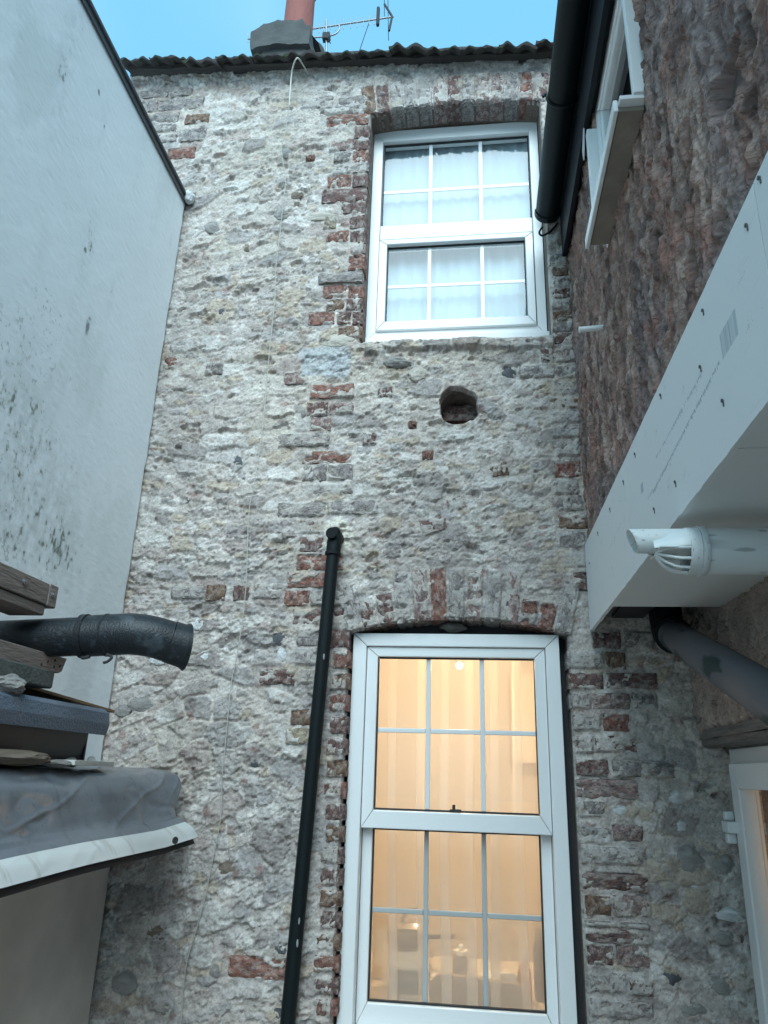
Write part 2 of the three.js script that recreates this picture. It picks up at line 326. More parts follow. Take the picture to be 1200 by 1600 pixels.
const grit = tex(1024, 1024, (u, v) => {       // sand and small grit in the mortar, half a metre across
  const a = fbm(u * 64, v * 64, 81, 4, 64), b = fbm(u * 24, v * 24, 82, 3, 24), d = sstep(0.34, 0.46, fbm(u * 90, v * 90, 83, 2, 90)), l = sstep(0.36, 0.48, fbm(u * 70, v * 70, 84, 2, 70));
  const k = 0.90 + 0.28 * a + 0.10 * b - 0.28 * d + 0.2 * l; return [k, k, k];
}, false);
const gritBump = tex(1024, 1024, (u, v) => 0.5 + 0.45 * fbm(u * 48, v * 48, 86, 5, 48) - 0.25 * sstep(0.32, 0.44, fbm(u * 60, v * 60, 87, 2, 60)), false);
const rubbleMat = new THREE.MeshStandardMaterial({ color: new THREE.Color().setRGB(1.0, 1.0, 1.0), vertexColors: true, roughness: 0.95, map: grit, bumpMap: gritBump, bumpScale: 0.004 });
const wingMat = new THREE.MeshStandardMaterial({ color: 0xffffff, vertexColors: true, roughness: 0.95, map: grit, bumpMap: gritBump, bumpScale: 0.009 });

const house = thing('terraced_house', 'old house with hacked-back rubble and brick rear wall and two white sash windows', 'house');
const XL = -1.96, XR = 1.02;
const wallTop = (x) => mix(5.43, 5.30, (x + 1.9) / 2.4);
{
  const us = steps(XL, XR, 0.0052), vs = steps(0.55, 5.45, (y) => y < 2.6 ? 0.0050 : y < 4 ? 0.0056 : 0.0068);
  const g = sheet(us, vs, (x, y) => {
    const R = rubble(x, y, 100, 1); let h = R.h * 0.88, c = mortarColor(x, y, 100, R);
    const n = brickAt(x, y);
    if (n && n.d < 0.05) {
      const { b, d } = n, flat = 1 - sstep(0.0, 0.05, d);
      const joint = -0.003 + 0.30 * h + 0.003 * vn(x * 40, y * 40, 77);
      h = mix(h, joint, flat);
      const w = d + 0.006 * fbm(x * 60, y * 60, 41, 3);
      if (w < 0.002) {
        const m = fbm((x + b.x * 3) * 24, (y + b.y * 5) * 36, 42, 4) * 1.0 + 0.5 - (1 - Math.min(0.97, b.smear + 0.06)) + (Math.max(d, -0.02) + 0.01) * 6;   // lime left on the face
        const over = b.proud + Math.min(0.0045, Math.max(-0.016, m * 0.05));
        h = mix(h, over, sstep(0.002, -0.004, w));
        c = cm(c, b.kind === 'g' ? [0.40, 0.37, 0.345] : [0.45, 0.40, 0.355], 0.45 * sstep(0.002, -0.004, w));
      }
    }
    // pale repair round the pipe elbow and a pale flint ledge under the upper sill
    const e = Math.hypot((x + 0.583) / 0.07, (y - 2.56) / 0.09); if (e < 1.2) { h += 0.014 * sstep(1.1, 0.7, e); c = cm(c, [0.66, 0.60, 0.51], sstep(1.1, 0.85, e)); }
    if (x > -0.5 && x < 0.37 && y > 3.455 && y < 3.53) h += 0.022 * sstep(0, 0.02, 0.035 - Math.abs(y - 3.497 - 0.012 * vn(x * 9, 1, 4)));
    const ps = Math.max(Math.abs(x + 0.70) / 0.125, Math.abs(y - 3.43) / 0.085) + 0.35 * fbm(x * 14, y * 14, 63, 3); if (ps < 1) c = cm(c, [0.42, 0.45, 0.47], 0.7 * sstep(1, 0.75, ps));
    const od = openDist(x, y);
    if (od > 0 && od < 0.0085) {           // the cut edge of the opening
      const e2 = 0.001, gx = openDist(x + e2, y) - od, gy = openDist(x, y + e2) - od, gl = Math.hypot(gx, gy) || 1;
      return { p: [x - gx / gl * od, y - gy / gl * od, -0.032], c, hide: false };
    }
    if (od > -0.012) h = mix(h, -0.03, sstep(-0.004, 0.004, od));
    return { p: [x, y, h], c, hide: od >= 0.0085 || y > wallTop(x) };
  });
  part('wall', g, rubbleMat, house);
}
{ // the body of the wall behind the relief, with its openings
  const s = new THREE.Shape([[XL, -0.1], [2.4, -0.1], [2.4, 5.2], [0.5, 5.24], [XL, 5.34]].map((p) => new THREE.Vector2(...p)));
  for (const o of [OPEN.U, OPEN.L]) {
    const pts = [[o.x0, o.y0], [o.x1, o.y0]]; for (let k = 0; k <= 16; k++) { const x = mix(o.x1, o.x0, k / 16); pts.push([x, archTop(o, x)]); }
    s.holes.push(new THREE.Path(pts.map((p) => new THREE.Vector2(...p))));
  }
  const hp = []; for (let k = 0; k < 20; k++) { const a = -k / 20 * Math.PI * 2; hp.push(new THREE.Vector2(HOLE.x + Math.cos(a) * HOLE.r * 1.02, HOLE.y + Math.sin(a) * HOLE.r * 1.1)); }
  s.holes.push(new THREE.Path(hp));
  const g = new THREE.ExtrudeGeometry(s, { depth: 0.24, bevelEnabled: false }); g.translate(0, 0, -0.27);
  part('wall_core', boxUV(g), mat(0.24, 0.19, 0.16, 0.95, { map: rep(mottle, 4), bumpMap: rep(grain, 6), bumpScale: 0.006 }), house);
}

// ------------------------------------------------------------------ the bricks themselves
function brickTex(base, dark, lime, s, limeAmt) {
  return tex(256, 128, (u, v) => {
    const a = fbm(u * 8, v * 4, s, 5), b = fbm(u * 26, v * 13, s + 3, 3), p = sstep(0.34, 0.46, fbm(u * 30, v * 15, s + 5, 3));
    let c = cm(base, dark, sstep(-0.1, 0.45, a)); c = cm(c, lime, 0.62 * limeAmt * sstep(-0.15, 0.4, fbm(u * 7 + 3, v * 4, s + 9, 5))); c = cm(c, dark.map((q) => q * 0.4), p * 0.8);
    const k = 1 + 0.5 * b; return S(c[0] * k, c[1] * k, c[2] * k);
  });
}
const brickMats = {};
for (const [k, base, dark, la] of [['r', [0.235, 0.105, 0.078], [0.135, 0.066, 0.056], 0.4], ['d', [0.165, 0.092, 0.082], [0.095, 0.060, 0.057], 0.6], ['b', [0.20, 0.118, 0.078], [0.10, 0.062, 0.05], 0.35], ['p', [0.26, 0.165, 0.150], [0.16, 0.115, 0.112], 0.6], ['g', [0.27, 0.235, 0.22], [0.16, 0.145, 0.14], 0.6], ['t', [0.36, 0.30, 0.215], [0.25, 0.195, 0.14], 0.3]]) {
  brickMats[k] = [0, 1].map((v) => new THREE.MeshStandardMaterial({ map: brickTex(base, dark, [0.52, 0.46, 0.40], 200 + k.charCodeAt(0) + v * 50, la + v * 0.15), roughness: 0.92, bumpMap: rep(grain, 1.2, 0.6), bumpScale: 0.004 }));
}
const brickGeos = [0, 1, 2, 3, 4, 5, 6].map((s) => {        // a worn brick of unit size, front at z = 0, its face spalled
  const g = new THREE.BoxGeometry(1, 1, 1, 14, 6, 1), p = g.attributes.position;
  for (let i = 0; i < p.count; i++) {
    let x = p.getX(i), y = p.getY(i), z = p.getZ(i);
    const ex = 0.5 - Math.abs(x), ey = 0.5 - Math.abs(y);
    if (z > 0) {
      z -= 0.10 * Math.max(sstep(0.09, 0, ex), sstep(0.17, 0, ey)) * (0.6 + 0.6 * vn(x * 7, y * 4, s + 1)) + 0.11 * sstep(0.0, 0.4, fbm(x * 4 + s * 9, y * 3, 50 + s, 3)) + 0.05 * vn(x * 12, y * 7, s + 30) - 0.02;
    }
    const w = 1 + 0.03 * vn(x * 6 + s, y * 6, s + 4); x *= w; y *= 1 + 0.06 * vn(x * 7, y * 2 + s, s + 5);
    p.setXYZ(i, x, y, z - 0.5);
  }
  g.computeVertexNormals(); return g;
});
BR.forEach((b, i) => {
    const up = b.hh > b.hw, m = new THREE.Mesh(brickGeos[i % 7], brickMats[b.kind][i % 2]);
  m.name = 'brick'; m.castShadow = m.receiveShadow = true;
  m.scale.set(2 * (up ? b.hh : b.hw), 2 * (up ? b.hw : b.hh), b.arch ? 0.13 : 0.095);
  m.position.set(b.x, b.y, b.proud + 0.002); m.rotation.z = b.a + (up ? Math.PI / 2 : 0) + (hash(i, 3) > 0.5 ? Math.PI : 0);
  house.add(m);
});
// ------------------------------------------------------------------ single stones that stand out of the mortar
const stoneGeos = [0, 1, 2, 3, 4, 5].map((s) => {
  const g = new THREE.IcosahedronGeometry(1, 6), p = g.attributes.position, v = V(0, 0, 0);
  for (let i = 0; i < p.count; i++) {
    v.fromBufferAttribute(p, i).normalize();
    const q = 1 + 0.30 * fbm(v.x * 1.4 + s * 5, v.y * 1.4 + v.z * 1.3, 300 + s, 3) + 0.16 * fbm(v.x * 4 + v.z * 3, v.y * 4 + s * 3, 310 + s, 3);
    const facet = Math.min(1, 0.72 / Math.max(0.35, Math.abs(v.x * 0.45 - v.y * 0.2 + v.z * 0.85 * (s % 2 ? 1 : 0.9))), 0.80 / Math.max(0.4, Math.abs(v.x * 0.7 + v.y * 0.62 + v.z * 0.35)), 0.9 / Math.max(0.4, Math.abs(v.y * 0.8 - v.x * 0.5)));
    p.setXYZ(i, v.x * q * facet, v.y * q * facet, v.z * q);
  }
  g.computeVertexNormals(); return g;
});
const stoneMat = (r, g, b, ro = 0.85) => mat(r, g, b, ro, { map: mottle, bumpMap: rep(grain, 2), bumpScale: 0.003 });
const SM = { white: stoneMat(0.80, 0.80, 0.78, 0.6), pale: stoneMat(0.58, 0.52, 0.44), grey: stoneMat(0.36, 0.335, 0.31), dark: stoneMat(0.12, 0.125, 0.135, 0.6), brown: stoneMat(0.24, 0.185, 0.14) };
function stonePx(x0, y0, x1, y1, kind, turn = 0, lift = 0) {
  const c = onZ((x0 + x1) / 2, (y0 + y1) / 2), l = onZ(x0, (y0 + y1) / 2), r = onZ(x1, (y0 + y1) / 2), t = onZ((x0 + x1) / 2, y0), b = onZ((x0 + x1) / 2, y1);
  addStone(house, c.x, c.y, lift, (r.x - l.x) / 2, (t.y - b.y) / 2, kind, turn);
}
let stoneN = 0;
function addStone(parent, x, y, z, rx, ry, kind, turn) {
  const m = new THREE.Mesh(stoneGeos[stoneN++ % 6], SM[kind]); m.name = 'stone'; m.castShadow = m.receiveShadow = true;
  m.scale.set(rx, ry, Math.min(rx, ry) * 0.42); m.position.set(x, y, z - 0.002 - Math.min(rx, ry) * 0.12); m.rotation.z = turn; parent.add(m); return m;
}
for (const a of [[1044, 1234, 1072, 1258, 'white'], [958, 1258, 984, 1275, 'white'], [1029, 1369, 1068, 1392, 'pale'], [1077, 1377, 1104, 1399, 'white'], [1076, 1417, 1105, 1436, 'pale'], [1116, 1418, 1164, 1441, 'white'], [1020, 1323, 1044, 1350, 'pale'], [1032, 1510, 1065, 1543, 'dark'],
  [1125, 1286, 1143, 1303, 'white'], [1091, 1234, 1110, 1252, 'pale'], [1050, 1280, 1077, 1300, 'white', 0.5], [1068, 1190, 1095, 1210, 'pale'], [1050, 1320, 1104, 1368, 'grey'], [1110, 1330, 1150, 1372, 'grey'], [1118, 1448, 1150, 1480, 'grey'], [1060, 1560, 1110, 1596, 'grey'], [1108, 1520, 1146, 1556, 'grey'],
  [175, 1519, 216, 1555, 'grey', 0, 0.012], [248, 1573, 279, 1592, 'pale'], [225, 1445, 262, 1470, 'brown'], [340, 1345, 372, 1372, 'brown'], [400, 1296, 425, 1320, 'grey', 0.6], [430, 1470, 458, 1492, 'dark'], [390, 1186, 408, 1200, 'dark'], [356, 1130, 372, 1152, 'dark'], [425, 985, 444, 1008, 'dark', 0.4], [432, 1010, 448, 1036, 'white', 0.3],
  [312, 1015, 332, 1038, 'white'], [298, 962, 318, 985, 'white'], [232, 1018, 262, 1040, 'white'], [180, 1100, 204, 1122, 'grey'], [200, 1086, 240, 1112, 'grey'], [326, 1506, 345, 1530, 'grey'],
  [640, 572, 668, 598, 'pale', 0.6, 0.01], [784, 570, 806, 592, 'dark'], [644, 575, 600, 560, 'grey'], [478, 640, 470, 652, 'grey'],
  [335, 480, 356, 492, 'dark', 0.2], [380, 380, 392, 394, 'brown'], [455, 298, 472, 312, 'brown', 0.2], [318, 345, 345, 365, 'grey', -0.4], [428, 325, 452, 345, 'grey', 0.4], [470, 330, 530, 346, 'pale'], [436, 230, 456, 246, 'grey'], [500, 520, 560, 545, 'pale']]) stonePx(...a);
for (let k = 0; k < 110; k++) {        // smaller flints and cobbles, half buried
  const x = rr(-1.9, 0.98), y = 0.62 + 4.5 * Math.pow(rnd(), 1.15), n = brickAt(x, y), s = rr(0.012, 0.032);
  const kind = ['grey', 'pale', 'brown', 'grey', 'pale', 'dark'][Math.floor(rnd() * 6)], turn = rr(-0.6, 0.6), ry = s * rr(0.5, 0.8);
  if ((n && n.d < s) || openDist(x, y) > -0.07) continue;
  addStone(house, x, y, rubble(x, y, 100, 1).h - s * 0.15, s, ry, kind, turn);
}
{ // the brick deep in the broken vent hole
  const m = new THREE.Mesh(brickGeos[2], brickMats.d[0]); m.name = 'brick'; m.scale.set(0.2, 0.075, 0.09); m.position.set(HOLE.x, HOLE.y + 0.030, -0.12); house.add(m);
  part('hole_back', bx(HOLE.x - 0.13, HOLE.y - 0.13, -0.31, HOLE.x + 0.13, HOLE.y + 0.13, -0.272, 0), M.dark, house);
}

// ------------------------------------------------------------------ windows
function mitred(x0, y0, x1, y1, w, z, depth, bev = 0.0025) {     // four mitred profiles; w = [left, right, top, bottom]
  const [l, r, t, b] = w, e = 0.0006;
  const quads = [[[x0, y0], [x0 + l, y0 + b], [x0 + l, y1 - t], [x0, y1]], [[x1, y0], [x1, y1], [x1 - r, y1 - t], [x1 - r, y0 + b]], [[x0, y1], [x0 + l, y1 - t], [x1 - r, y1 - t], [x1, y1]], [[x0, y0], [x1, y0], [x1 - r, y0 + b], [x0 + l, y0 + b]]];
  return quads.map((q) => {
    const cx = q.reduce((s, p) => s + p[0], 0) / 4, cy = q.reduce((s, p) => s + p[1], 0) / 4;
    const g = new THREE.ExtrudeGeometry(new THREE.Shape(q.map((p) => new THREE.Vector2(p[0], p[1]))), { depth: depth - 2 * bev, bevelEnabled: true, bevelThickness: bev, bevelSize: bev, bevelOffset: -bev - e, bevelSegments: 2 });
    g.translate(0, 0, z - depth + bev); return g;
  });
}
function glazing(parent, x0, y0, x1, y1, z, vx, hy, barW, barMat, shape = true) {       // pane with the bars lying just behind it
  part('seal', mitred(x0 - 0.004, y0 - 0.004, x1 + 0.004, y1 + 0.004, [0.008, 0.008, 0.008, 0.008], z + 0.0045, 0.012, 0.001), M.seal, parent);
  const g = new THREE.PlaneGeometry(x1 - x0, y1 - y0); g.translate((x0 + x1) / 2, (y0 + y1) / 2, z);
  part('pane', g, M.glass, parent);
  for (const x of vx) part('glazing_bar', bx(x - barW / 2, y0 + 0.003, z - 0.014, x + barW / 2, y1 - 0.003, z - 0.003, 0.003), barMat, parent);
  const xs = [x0 + 0.003, ...vx.flatMap((x) => [x - barW / 2 - 0.0005, x + barW / 2 + 0.0005]), x1 - 0.003];
  for (const y of hy) for (let k = 0; k < xs.length; k += 2) part('glazing_bar', bx(xs[k], y - barW / 2, z - 0.014, xs[k + 1], y + barW / 2, z - 0.003, 0.003), barMat, parent);
}
{ // upper window
  const w = new THREE.Group(); w.name = 'window'; w.userData.label = 'upper white window with two rows of panes over a lower light'; house.add(w);
  const Z = -0.14;
  part('outer_frame', mitred(-0.528, 3.62, 0.362, 4.978, [0.052, 0.046, 0.075, 0.06], Z, 0.07), M.upvc, w);
  part('meeting_rail', bx(-0.474, 4.228, Z - 0.058, 0.314, 4.32, Z + 0.012, 0.006), M.upvc, w);
  glazing(w, -0.470, 4.325, 0.312, 4.898, Z - 0.03, [-0.214, 0.056], [4.58], 0.02, M.bar);
  part('sash_frame', mitred(-0.474, 3.677, 0.312, 4.224, [0.042, 0.040, 0.03, 0.052], Z + 0.016, 0.07, 0.005), M.upvc, w);
  glazing(w, -0.430, 3.731, 0.270, 4.192, Z - 0.014, [-0.214, 0.056], [3.955], 0.018, M.bar);
  part('sill', bx(-0.535, 3.545, -0.20, 0.372, 3.619, -0.095, 0.008), M.upvc, w);
}
{ // lower sliding sash window
  const w = new THREE.Group(); w.name = 'window'; w.userData.label = 'lower white sash window lit warm from inside'; house.add(w);
  const Z = -0.045, gap = 0.001;
  part('outer_frame', mitred(-0.505, 0.68, 0.335, 2.155, [0.058, 0.056, 0.054, 0.06], Z, 0.13, 0.004), M.upvc, w);
  part('sash_frame', mitred(-0.446, 1.405, 0.278, 2.10, [0.046, 0.043, 0.040, 0.066], Z - 0.012, 0.045, 0.004), M.upvc, w, 'upper sliding sash of the lower window');
  glazing(w, -0.398, 1.475, 0.235, 2.058, Z - 0.034, [-0.192, 0.025], [1.770], 0.018, M.bar);
  const lowBar = mat(0.42, 0.45, 0.45, 0.45);
  part('sash_frame', mitred(-0.446, 0.742, 0.278, 1.46, [0.040, 0.040, 0.05, 0.075], Z - 0.064, 0.045, 0.004), M.upvc, w, 'lower sliding sash of the lower window');
  glazing(w, -0.404, 0.82, 0.236, 1.40, Z - 0.085, [-0.197, 0.024], [1.115], 0.018, lowBar);
  part('sash_lock', [bx(-0.105, 1.473, Z - 0.030, -0.06, 1.483, Z - 0.012, 0.003), bx(-0.095, 1.483, Z - 0.028, -0.083, 1.50, Z - 0.014, 0.003)], M.dark, w);
  part('sill', bx(-0.51, 0.61, -0.18, 0.36, 0.68, 0.012, 0.008), M.upvc, w);
}
part('light_block_packing', [bx(-0.56, 0.60, -0.168, -0.5065, 2.25, -0.12, 0), bx(0.3365, 0.60, -0.168, 0.41, 2.25, -0.12, 0), bx(-0.5064, 2.1565, -0.168, 0.3364, 2.25, -0.12, 0)], M.dark, house);  // dark packing added to stop room light leaking round the frame
part('light_block_packing', [bx(-0.58, 3.54, -0.205, -0.5295, 5.05, -0.16, 0), bx(0.3635, 3.54, -0.205, 0.42, 5.05, -0.16, 0), bx(-0.5294, 4.9795, -0.205, 0.3634, 5.05, -0.16, 0)], M.dark, house);  // the same added dark strips closing the gap round the upper frame
// filling foam and dust in the gap over the lower frame
part('foam_filler', (() => { const g = stoneGeos[1].clone(); g.scale(0.055, 0.022, 0.03); g.translate(-0.09, 2.185, -0.06); return g; })(), stoneMat(0.11, 0.10, 0.09), house);

// ------------------------------------------------------------------ rooms behind the windows
const room = new THREE.Group(); room.name = 'room'; house.add(room);
const plaster = mat(0.76, 0.68, 0.57, 0.9), ceilingM = mat(0.8, 0.78, 0.72, 0.9), floorM = mat(0.28, 0.18, 0.11, 0.6);
part('room_wall', [bx(-1.5, -0.1, -3.1, 1.3, 2.6, -3.0, 0), bx(-1.5, -0.1, -3.0, -1.4, 2.6, -0.272, 0), bx(1.2, -0.1, -3.0, 1.3, 2.6, -0.272, 0)], plaster, room);
part('room_wall', [bx(-1.4, 0.0, -0.30, -0.56, 2.5, -0.2715, 0), bx(0.41, 0.0, -0.30, 1.2, 2.5, -0.2715, 0), bx(-0.5599, 0.0, -0.30, 0.4099, 0.6, -0.2715, 0), bx(-0.5599, 2.23, -0.30, 0.4099, 2.5, -0.2715, 0)], mat(0.8, 0.78, 0.72, 0.9), room);  // pale inner lining added to bounce lamp light onto the worktop things
part('room_ceiling', bx(-1.4, 2.5, -3.0, 1.2, 2.6, -0.272, 0), ceilingM, room);
part('room_floor', bx(-1.4, -0.1, -3.0, 1.2, 0.0, -0.272, 0), floorM, room);
const room2 = new THREE.Group(); room2.name = 'room'; house.add(room2);
part('room_wall', [bx(-1.5, 2.7, -2.6, 1.3, 5.2, -2.5, 0), bx(-1.5, 2.7, -2.5, -1.4, 5.2, -0.272, 0), bx(1.2, 2.7, -2.5, 1.3, 5.2, -0.272, 0)], mat(0.5, 0.5, 0.5, 0.9), room2);
part('room_ceiling', bx(-1.4, 5.1, -2.5, 1.2, 5.2, -0.272, 0), ceilingM, room2);
part('room_floor', bx(-1.4, 2.7, -2.5, 1.2, 2.8, -0.272, 0), floorM, room2);
// house sides, back
part('side_wall', [bx(XL, -0.1, -4.0, XL + 0.2, 5.2, -0.275, 0), bx(2.2, -0.1, -4.0, 2.4, 5.1, -0.275, 0), bx(XL, -0.1, -4.2, 2.4, 5.2, -4.0, 0)], mat(0.36, 0.33, 0.28, 0.95), house);

// ------------------------------------------------------------------ roof of double-roll tiles, chimney
{
  const roof = new THREE.Group(); roof.name = 'roof'; house.add(roof);
  const pitch = 0.62, cs = Math.cos(pitch), sn = Math.sin(pitch), eave = (x) => mix(5.345, 5.215, (x + 1.95) / 2.41), ZE = 0.115;
  const tileM = [0, 1, 2].map((k) => mat(1, 1, 1, 0.95, {
    map: tex(128, 128, (u, v) => { const a = 0.5 + 0.5 * fbm(u * 6, v * 6, 400 + k, 5, 6), m = sstep(0.1, 0.4, fbm(u * 9, v * 9, 410 + k, 4, 9)); return S(mix(0.055, 0.10, a) * (1 - 0.3 * m), mix(0.052, 0.088, a), mix(0.055, 0.082, a) * (1 - 0.4 * m)); }),
    bumpMap: rep(grain, 1), bumpScale: 0.004,
  }));
  const tw = 0.194;
  const tiles = [0, 1, 2].map((s) => {
    const nx = 24, nz = 4, P = [], I = [], U = [];
    const f = (x, top) => { const q = ((x / tw) * 2) % 1, b = Math.pow(Math.max(0, Math.cos((q - 0.5) * Math.PI * 1.25)), 1.3); return (top ? 0.014 : 0) + 0.017 * b + 0.004 * vn(x * 40, s, 7); };
    for (const top of [1, 0]) for (let j = 0; j <= nz; j++) for (let i = 0; i <= nx; i++) {
      const x = i / nx * (tw + 0.008), t = j / nz * 0.36, y = f(x, top) + (j === 0 ? 0.005 * vn(x * 55, s + top, 9) - (top ? 0.003 : -0.002) : 0) + 0.004 * vn(x * 25, t * 25, 30 + s) * top;
      P.push(x - 0.004, y, -t + (j === 0 ? 0.006 * vn(x * 30, s, 17) : 0)); U.push(x * 4, t * 4);
    }
    const n = (nx + 1) * (nz + 1), at = (k, i, j) => k * n + j * (nx + 1) + i;
    for (let j = 0; j < nz; j++) for (let i = 0; i < nx; i++) { I.push(at(0, i, j), at(0, i + 1, j), at(0, i + 1, j + 1), at(0, i, j), at(0, i + 1, j + 1), at(0, i, j + 1)); I.push(at(1, i, j), at(1, i + 1, j + 1), at(1, i + 1, j), at(1, i, j), at(1, i, j + 1), at(1, i + 1, j + 1)); }
    for (let i = 0; i < nx; i++) I.push(at(0, i, 0), at(1, i, 0), at(1, i + 1, 0), at(0, i, 0), at(1, i + 1, 0), at(0, i + 1, 0));
    for (const i of [0, nx]) for (let j = 0; j < nz; j++) I.push(at(0, i, j), at(0, i, j + 1), at(1, i, j + 1), at(0, i, j), at(1, i, j + 1), at(1, i, j));
    const g = new THREE.BufferGeometry(); g.setAttribute('position', new THREE.Float32BufferAttribute(P, 3)); g.setAttribute('uv', new THREE.Float32BufferAttribute(U, 2)); g.setIndex(I);
    const ng = g.toNonIndexed(); ng.computeVertexNormals(); return ng;
  });
  for (let c = 0; c < 3; c++) for (let i = 0; i < 23; i++) {
    const x = -1.975 + i * tw, m = new THREE.Mesh(tiles[(i + c) % 3], tileM[(i * 2 + c) % 3]); m.name = 'tile'; m.castShadow = m.receiveShadow = true;
    m.position.set(x, eave(x) + c * (0.29 * sn) + 0.012 * c + rr(-0.007, 0.007), ZE - c * 0.29 * cs + rr(-0.014, 0.014)); m.rotation.set(pitch - 0.05, 0, -0.054 + rr(-0.03, 0.03)); roof.add(m);
  }
  // battens and felt under the tiles, and the slope beyond them
  const slope = new THREE.BoxGeometry(4.45, 0.03, 3.6); slope.translate(0, 0, -1.8); slope.rotateX(pitch - 0.0); slope.rotateZ(-0.054); slope.translate(0.25, 5.28, ZE - 0.17);
  part('roof_slope', slope, mat(0.06, 0.055, 0.055, 0.95), roof);
  const back = new THREE.BoxGeometry(4.45, 0.03, 3.2); back.translate(0, 0, 1.6); back.rotateX(-pitch); back.rotateY(0); back.translate(0.25, 7.24 - 3.2 * sn, -2.88 - 3.2 * cs + 0.02);
  part('roof_slope', back, mat(0.06, 0.055, 0.055, 0.95), roof);
  part('shaded_eaves_mortar', (() => { const g = new THREE.BoxGeometry(2.44, 0.06, 0.05, 60, 2, 3), p = g.attributes.position; for (let i = 0; i < p.count; i++) { const x = p.getX(i); p.setXYZ(i, x, p.getY(i) + 0.010 * fbm(x * 12, p.getZ(i) * 9, 61, 3) - 0.054 * x, p.getZ(i) + 0.02 * fbm(x * 9, p.getY(i) * 20, 62, 3)); } g.computeVertexNormals(); g.translate(-0.73, 5.345, 0.02); return g; })(), stoneMat(0.10, 0.085, 0.078), roof);  // mortar bed, with the shadow under the tiles put into its dark colour

  const ch = new THREE.Group(); ch.name = 'chimney'; house.add(ch);
  const render = stoneMat(0.10, 0.10, 0.098, 0.95);
  function lump(x0, y0, z0, x1, y1, z1, s, amp) {
    const g = new THREE.BoxGeometry(x1 - x0, y1 - y0, z1 - z0, 22, 14, 12), p = g.attributes.position, n = g.attributes.normal;
    const hw = (x1 - x0) / 2, hh = (y1 - y0) / 2;
    for (let i = 0; i < p.count; i++) { const x = p.getX(i), y = p.getY(i), z = p.getZ(i), q = amp * fbm(x * 9 + z * 7, y * 9 + z * 3, s, 4); const r = 0.05 * sstep(0.10, 0, Math.min(hw - Math.abs(x), 9)) * sstep(0.12, 0, hh - y); p.setXYZ(i, x + q * Math.sign(x) - r * Math.sign(x), y + q - r, z + q); }
    g.computeVertexNormals(); g.translate((x0 + x1) / 2, (y0 + y1) / 2, (z0 + z1) / 2); return boxUV(g);
  }
  part('stack', lump(-1.835, 6.0, -2.05, -1.335, 7.47, -1.5, 501, 0.012), render, ch);
  part('stack_cap', lump(-1.872, 7.44, -2.09, -1.345, 7.725, -1.455, 502, 0.02), render, ch);
  const potM = stoneMat(0.36, 0.12, 0.10, 0.85), pot = (r, y0, y1) => new THREE.LatheGeometry([[r * 1.04, 0], [r, 0.1], [r * 0.96, y1 - y0 - 0.12], [r * 1.12, y1 - y0 - 0.1], [r * 1.12, y1 - y0], [r * 0.85, y1 - y0], [r * 0.8, 0]].map((p) => new THREE.Vector2(...p)), 28).translate(0, y0, 0);
  part('chimney_pot', pot(0.135, 7.70, 8.55).translate(-1.542, 0, -1.72), potM, ch);
  part('chimney_pot', pot(0.115, 7.66, 7.99).translate(-1.475, 0, -1.97), stoneMat(0.09, 0.075, 0.07), ch, 'short dark pot behind the red one');
  part('flaunching', (() => { const g = new THREE.CylinderGeometry(0.15, 0.26, 0.07, 20, 2); const p = g.attributes.position; for (let i = 0; i < p.count; i++) p.setY(i, p.getY(i) + 0.02 * vn(p.getX(i) * 12, p.getZ(i) * 12, 5)); g.computeVertexNormals(); g.scale(0.95, 1, 1.1); g.translate(-1.56, 7.735, -1.76); return g; })(), render, ch);
}

// =================================================================== RIGHT-HAND WING
const XW = 0.466, XLW = 0.82;
const wing = thing('rear_wing', 'dark brown rubble side wall of the rear wing on the right', 'building');
const PAL_W = { base: [0.275, 0.172, 0.14], lite: [0.44, 0.32, 0.265], blue: [0.225, 0.19, 0.19], dark: [0.095, 0.065, 0.057], red: [0.31, 0.14, 0.108] };
function wingColor(z, y, s, R) {
  const a = fbm(z * 2, y * 2, s + 20, 4), b = fbm(z * 16, y * 6, s + 21, 4), c2 = fbm(z * 60, y * 26, s + 27, 3), g = vn(z * 170, y * 170, s + 23);
  let c = cm(PAL_W.base, PAL_W.lite, 0.6 * sstep(0.0, 0.4, b + a * 0.4));
  c = cm(c, PAL_W.blue, 0.55 * sstep(0.18, 0.4, fbm(z * 3.2, y * 2.4, s + 24, 4)));
  if (wA.r2 > 0.72) c = cm(c, wA.r3 > 0.5 ? PAL_W.lite : PAL_W.dark, 0.55 * sstep(0.04, 0.16, wA.e));
  if (wB.r2 > 0.8) c = cm(c, wB.r3 > 0.6 ? PAL_W.lite : PAL_W.red, 0.55 * sstep(0.04, 0.2, wB.e));
  c = cm(c, PAL_W.red, 0.5 * sstep(0.30, 0.5, fbm(z * 4, y * 5, s + 25, 4)));
  c = cm(c, PAL_W.dark, 0.7 * sstep(0.24, 0.40, fbm(z * 26, y * 10, s + 26, 4)));
  const k = 1 + 0.3 * (wB.r - 0.5) + 0.16 * g + 0.4 * c2; return [c[0] * k, c[1] * k, c[2] * k];
}
const WIN = { z0: 0.80, z1: 1.425, y0: 3.325, y1: 3.985 };
